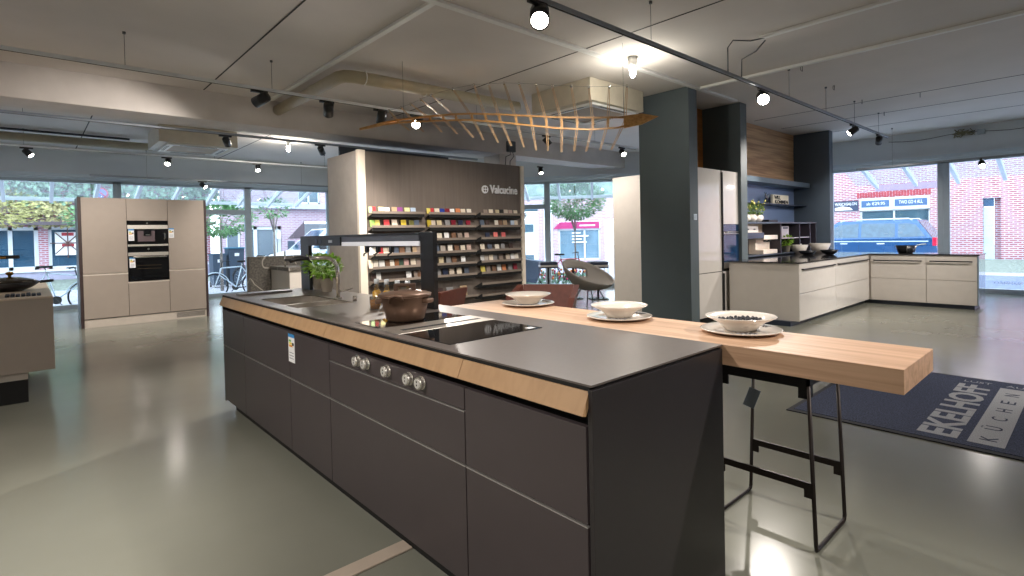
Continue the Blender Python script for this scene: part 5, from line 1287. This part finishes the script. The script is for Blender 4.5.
bicycle((7.2, 22.9, G), R(5), 'dark bicycle parked beside the lilac brick house', M_lampbk)
bicycle((5.9, 19.9, G), R(20), 'dark bicycle parked at the nose of the white van', M_lampbk)
p = Mc @ Vector((6.1, 2.2, 0))
bicycle((p.x, p.y, G), R(-55), 'red bicycle outside the centre window behind the stools', mat('red bicycle paint', srgb('b5203a'), .35))

def bins():
    first = None
    for i, (x, w, h, cl) in enumerate([(4.86, .42, 1.12, '3c5064'), (5.40, .50, 1.32, '2f6a86')]):
        t = thing('wheelie_bin', ['dark grey wheelie bin outside, smaller of two', 'dark wheelie bin with turquoise lid outside, larger of two'][i], 'bin', (x, 20.6, G))
        b = mat('bin plastic', srgb('3b4a5c'), .5)
        MB().prism([(-w*.42, -.25, .08), (w*.42, -.25, .08), (w*.5, -.30, h), (-w*.5, -.30, h)], (0, .55, 0)).build('bin_body', b, t, world=False)
        MB().box(-w*.53, w*.53, -.34, .30, h, h+.05, .01).build('lid', mat('bin lid %d' % i, srgb(cl), .5), t, world=False)
        for s in (-1, 1): MB().cyl((s*w*.36, .26, .1), (s*w*.44, .26, .1), .1, n=14).build('wheel', M_black, t, world=False)
        MB().box(-.07, .07, -.335, -.32, h-.25, h-.15).build('bin_label', M_card, t, world=False)
bins()

def car(name, label, origin, rz, paint, prof, belt, roof, W, wheels, win, lights, extra=None):
    """prof: side outline of the lower body, belt/roof: outlines (x range) of the glasshouse; local x = length, front at +x, y = width"""
    t = thing(name, label, 'car' if 'van' not in name else 'van', origin, rz)
    MB().prism([(x, -W/2, z) for x, z in prof], (0, W, 0)).build('body', paint, t, world=False)
    (b0, b1, bz), (r0, r1, rz_) = belt, roof; ins = .17
    v = [(b0, -W/2+.03, bz), (b1, -W/2+.03, bz), (b1, W/2-.03, bz), (b0, W/2-.03, bz), (r0, -W/2+ins, rz_), (r1, -W/2+ins, rz_), (r1, W/2-ins, rz_), (r0, W/2-ins, rz_)]
    MB().add(v, [(0, 1, 2, 3), (4, 5, 6, 7), (0, 1, 5, 4), (1, 2, 6, 5), (2, 3, 7, 6), (3, 0, 4, 7)]).build('glasshouse', paint, t, world=False)
    gl = mat('car glass', srgb('3d5a70'), .05, noise=.2, coat=.5)
    def sp(x, z, s):
        f = (z-bz)/(rz_-bz); return (x, s*(W/2-.03-(ins-.03)*f+.006), z)
    for s in (-1, 1):
        for w in win: MB().prism([sp(x, z, s) for x, z in w], (0, s*.004, 0)).build('side_window', gl, t, world=False)
    def fr(xb, xr, zz, s): 
        a = bz+.05; b = rz_-.05; h = rz_-bz
        xa = xb+(xr-xb)*(a-bz)/h+.006*s; xc = xb+(xr-xb)*(b-bz)/h+.006*s
        return MB().prism([(xa, -W/2+.14, a), (xa, W/2-.14, a), (xc, W/2-.25, b), (xc, -W/2+.25, b)], (.004*s, 0, 0))
    fr(b1, r1, 0, 1).build('windscreen', gl, t, world=False); fr(b0, r0, 0, -1).build('rear_window', gl, t, world=False)
    for x in wheels:
        for s in (-1, 1):
            o = MB().cyl((x, s*(W/2-.20), .32), (x, s*(W/2+.012), .32), .32, n=28).build('wheel', mat('tyre', (0, 0, 0)), t, world=False)
            MB().cyl((x, s*(W/2+.012), .32), (x, s*(W/2+.02), .32), .20, n=20).build('hub_cap', M_steel, o, world=False)
    for (x, y, z, sx, sy, sz, m, nm) in lights: MB().box(x-sx, x+sx, y-sy, y+sy, z-sz, z+sz, .01).build(nm, m, t, world=False)
    if extra: extra(t)
    return t
red = mat('tail light red', srgb('d02040'), .2); wl = mat('headlamp', srgb('dfe6ea'), .1)
bluep = mat('metallic blue paint', srgb('2a5788'), .22, .35, noise=.03, coat=.6)
def mpv_extra(t):
    for s in (-1, 1): MB().tube([(-1.6, s*.72, 1.80), (-1.5, s*.72, 1.87), (.3, s*.72, 1.87), (.5, s*.72, 1.80)], .018, 6).build('roof_rail', M_owhite, t, world=False)
    for x in (-.75, .35):
        for s in (-1, 1): MB().box(x-.11, x+.11, s*.895-.02, s*.895+.02, 1.02, 1.055, .005).build('door_handle', M_frlite, t, world=False)
    m = MB()
    for x in (-1.15, -.1, .85): m.box(x-.004, x+.004, -.903, .903, .35, 1.0)
    m.build('door_gap', M_dark, t, world=False)
    MB().box(-2.05, 1.5, -.905, .905, 1.10, 1.13).build('waist_strip', M_frlite, t, world=False)
    for s in (-1, 1): MB().box(1.0, 1.15, s*.98-.07, s*.98+.07, 1.15, 1.30, .02).build('wing_mirror', bluep, t, world=False)
car('blue_car', 'metallic blue estate car with roof rails parked across from the right window', (22.3, 5.85, G), PI/2, bluep,
    [(-2.22, .40), (-2.27, .80), (-2.22, 1.12), (-2.12, 1.22), (1.2, 1.18), (2.0, 1.04), (2.2, .85), (2.25, .40), (1.75, .25), (-1.8, .25)],
    (-2.16, 1.50, 1.18), (-1.72, .55, 1.82), 1.80, (-1.35, 1.35),
    [[(-1.96, 1.28), (-1.22, 1.25), (-1.22, 1.70), (-1.45, 1.72), (-1.70, 1.66)], [(-1.14, 1.25), (-.16, 1.25), (-.16, 1.74), (-1.14, 1.72)], [(-.08, 1.25), (1.12, 1.25), (.52, 1.70), (-.08, 1.74)]],
    [(-2.2, -.80, 1.10, .05, .11, .13, red, 'tail_light'), (-2.2, .80, 1.10, .05, .11, .13, red, 'tail_light'), (2.15, -.65, .75, .08, .16, .07, wl, 'headlight'), (2.15, .65, .75, .08, .16, .07, wl, 'headlight')], mpv_extra)
whitep = mat('white van paint', srgb('dfe2e5'), .3, coat=.4)
def van_extra(t):
    for s in (-1, 1):
        a = MB().box(-2.4, .6, s*.935-.004, s*.935+.004, .98, 1.12); a.build('blue_stripe', M_cblue, t, world=False)
        MB().box(-2.4, .9, s*.935-.004, s*.935+.004, .82, .98).build('yellow_stripe', mat('yellow stripe', srgb('e8c24c'), .4), t, world=False)
        MB().box(.6, .85, s*1.0-.08, s*1.0+.08, 1.2, 1.4, .02).build('wing_mirror', M_black, t, world=False)
car('white_van', 'white van with blue and yellow stripe outside left of the sample wall', (9.3, 21.5, G), PI, whitep,
    [(-2.5, .35), (-2.5, 1.18), (1.3, 1.20), (2.1, 1.02), (2.42, .78), (2.45, .35), (1.9, .24), (-2.0, .24)],
    (-2.5, 1.45, 1.15), (-2.42, .45, 2.02), 1.86, (-1.5, 1.55),
    [[(-.5, 1.25), (1.12, 1.25), (.48, 1.85), (-.5, 1.90)], [(-1.9, 1.25), (-.7, 1.25), (-.7, 1.90), (-1.9, 1.90)]],
    [(2.36, -.7, .88, .09, .14, .10, wl, 'headlight'), (2.36, .7, .88, .09, .14, .10, wl, 'headlight'), (-2.5, -.82, 1.1, .02, .08, .25, red, 'tail_light'), (-2.5, .82, 1.1, .02, .08, .25, red, 'tail_light')], van_extra)

def street_bits():
    t = thing('no_stopping_sign', 'round red and blue street sign high outside the left window', 'road sign', (1.58, 19, G))
    MB().cyl((1.58, 19, G), (1.58, 19, 2.95), .03, n=10).build('pole', M_frlite, t)
    d = MB().cyl((1.58, 18.93, 2.80), (1.58, 18.95, 2.80), .16, n=28).build('disc_rim', mat('sign red', srgb('c83a52'), .4), t)
    MB().cyl((1.58, 18.925, 2.80), (1.58, 18.93, 2.80), .12, n=28).build('disc_face', mat('sign mid blue', srgb('6a86c8'), .4), d)
    M = Matrix.Translation((1.58, 18.92, 2.80)) @ Matrix.Rotation(R(45), 4, 'Y')
    MB().box(-.12, .12, -.003, .003, -.018, .018, M=M).build('disc_bar', mat('sign red', (0, 0, 0)), d)
    # flower bed and planter outside the centre window
    rr = random.Random(31); m = MB()
    for k in range(900):
        q = Mc @ Vector((rr.uniform(3.2, 7.0), rr.uniform(1.4, 3.2), 0)); z = G+rr.uniform(0, .42); a = rr.uniform(0, PI); l = rr.uniform(.03, .07)
        u = Vector((math.cos(a), math.sin(a), rr.uniform(-.4, .4)))*l; w = Vector((rr.uniform(-.4, .4), rr.uniform(-.4, .4), 1)).normalized()*l
        c = Vector((q.x, q.y, z)); m.add([c-u, c-w, c+u, c+w], [(0, 1, 2, 3)])
    c = Mc @ Vector((5.1, 2.3, G))
    tag(m.build('bedding_plants', mat('bedding leaf', srgb('86a78e'), .7, noise=.5, scale=8), None, loc=c, fixn=False), 'bed of low plants outside the centre window behind the stools', 'plants', kind='stuff')
    for nm, col, n in (('orange', 'e08a3c', 60), ('crimson', 'c03058', 60)):
        m = MB()
        for k in range(n):
            q = Mc @ Vector((rr.uniform(3.4, 6.8), rr.uniform(1.4, 2.6), 0)); m.sphere((q.x, q.y, G+rr.uniform(.25, .5)), .035, n=6, m=4)
        tag(m.build('flowers', mat(nm+' petals', srgb(col), .6), None, loc=c), '%s blossoms scattered over the bed outside the centre window' % nm, 'flowers', kind='stuff')
    M = Mc @ Matrix.Translation((4.85, 1.5, G)) @ Matrix.Rotation(R(8), 4, 'Y')
    t = thing('plant_trough', 'dark blue-grey plant trough among the flowers outside the centre window', 'planter', M.translation)
    MB().prism([M @ Vector(v) for v in ((-.38, -.2, .25), (.38, -.2, .25), (.48, -.28, .85), (-.48, -.28, .85))], M.to_3x3() @ Vector((0, .5, 0))).build('trough_body', mat('slate plastic', srgb('3d4c62'), .6), t)
    MB().box(-.50, .50, -.30, .26, .85, .89, M=M).build('trough_rim', mat('slate plastic', (0, 0, 0)), t)
    # mirrored lettering band on the glass of the right window
    b = thing('window_decal', 'pale frosted band with white mirrored lettering low on the right shop window', 'decal', (14.42, .5, .3))
    MB().box(14.428, 14.433, -4.4, 2.1, .10, .36).build('frosted_band', glass_mat('frosted film', (.72, .78, .88), .2), b)
    text_mb('KÜCHENSTUDIO', (14.420, 1.10, .19), (0, 1, 0), (0, 0, 1), .42, .07, .002).build('lettering', M_card, b)
street_bits()
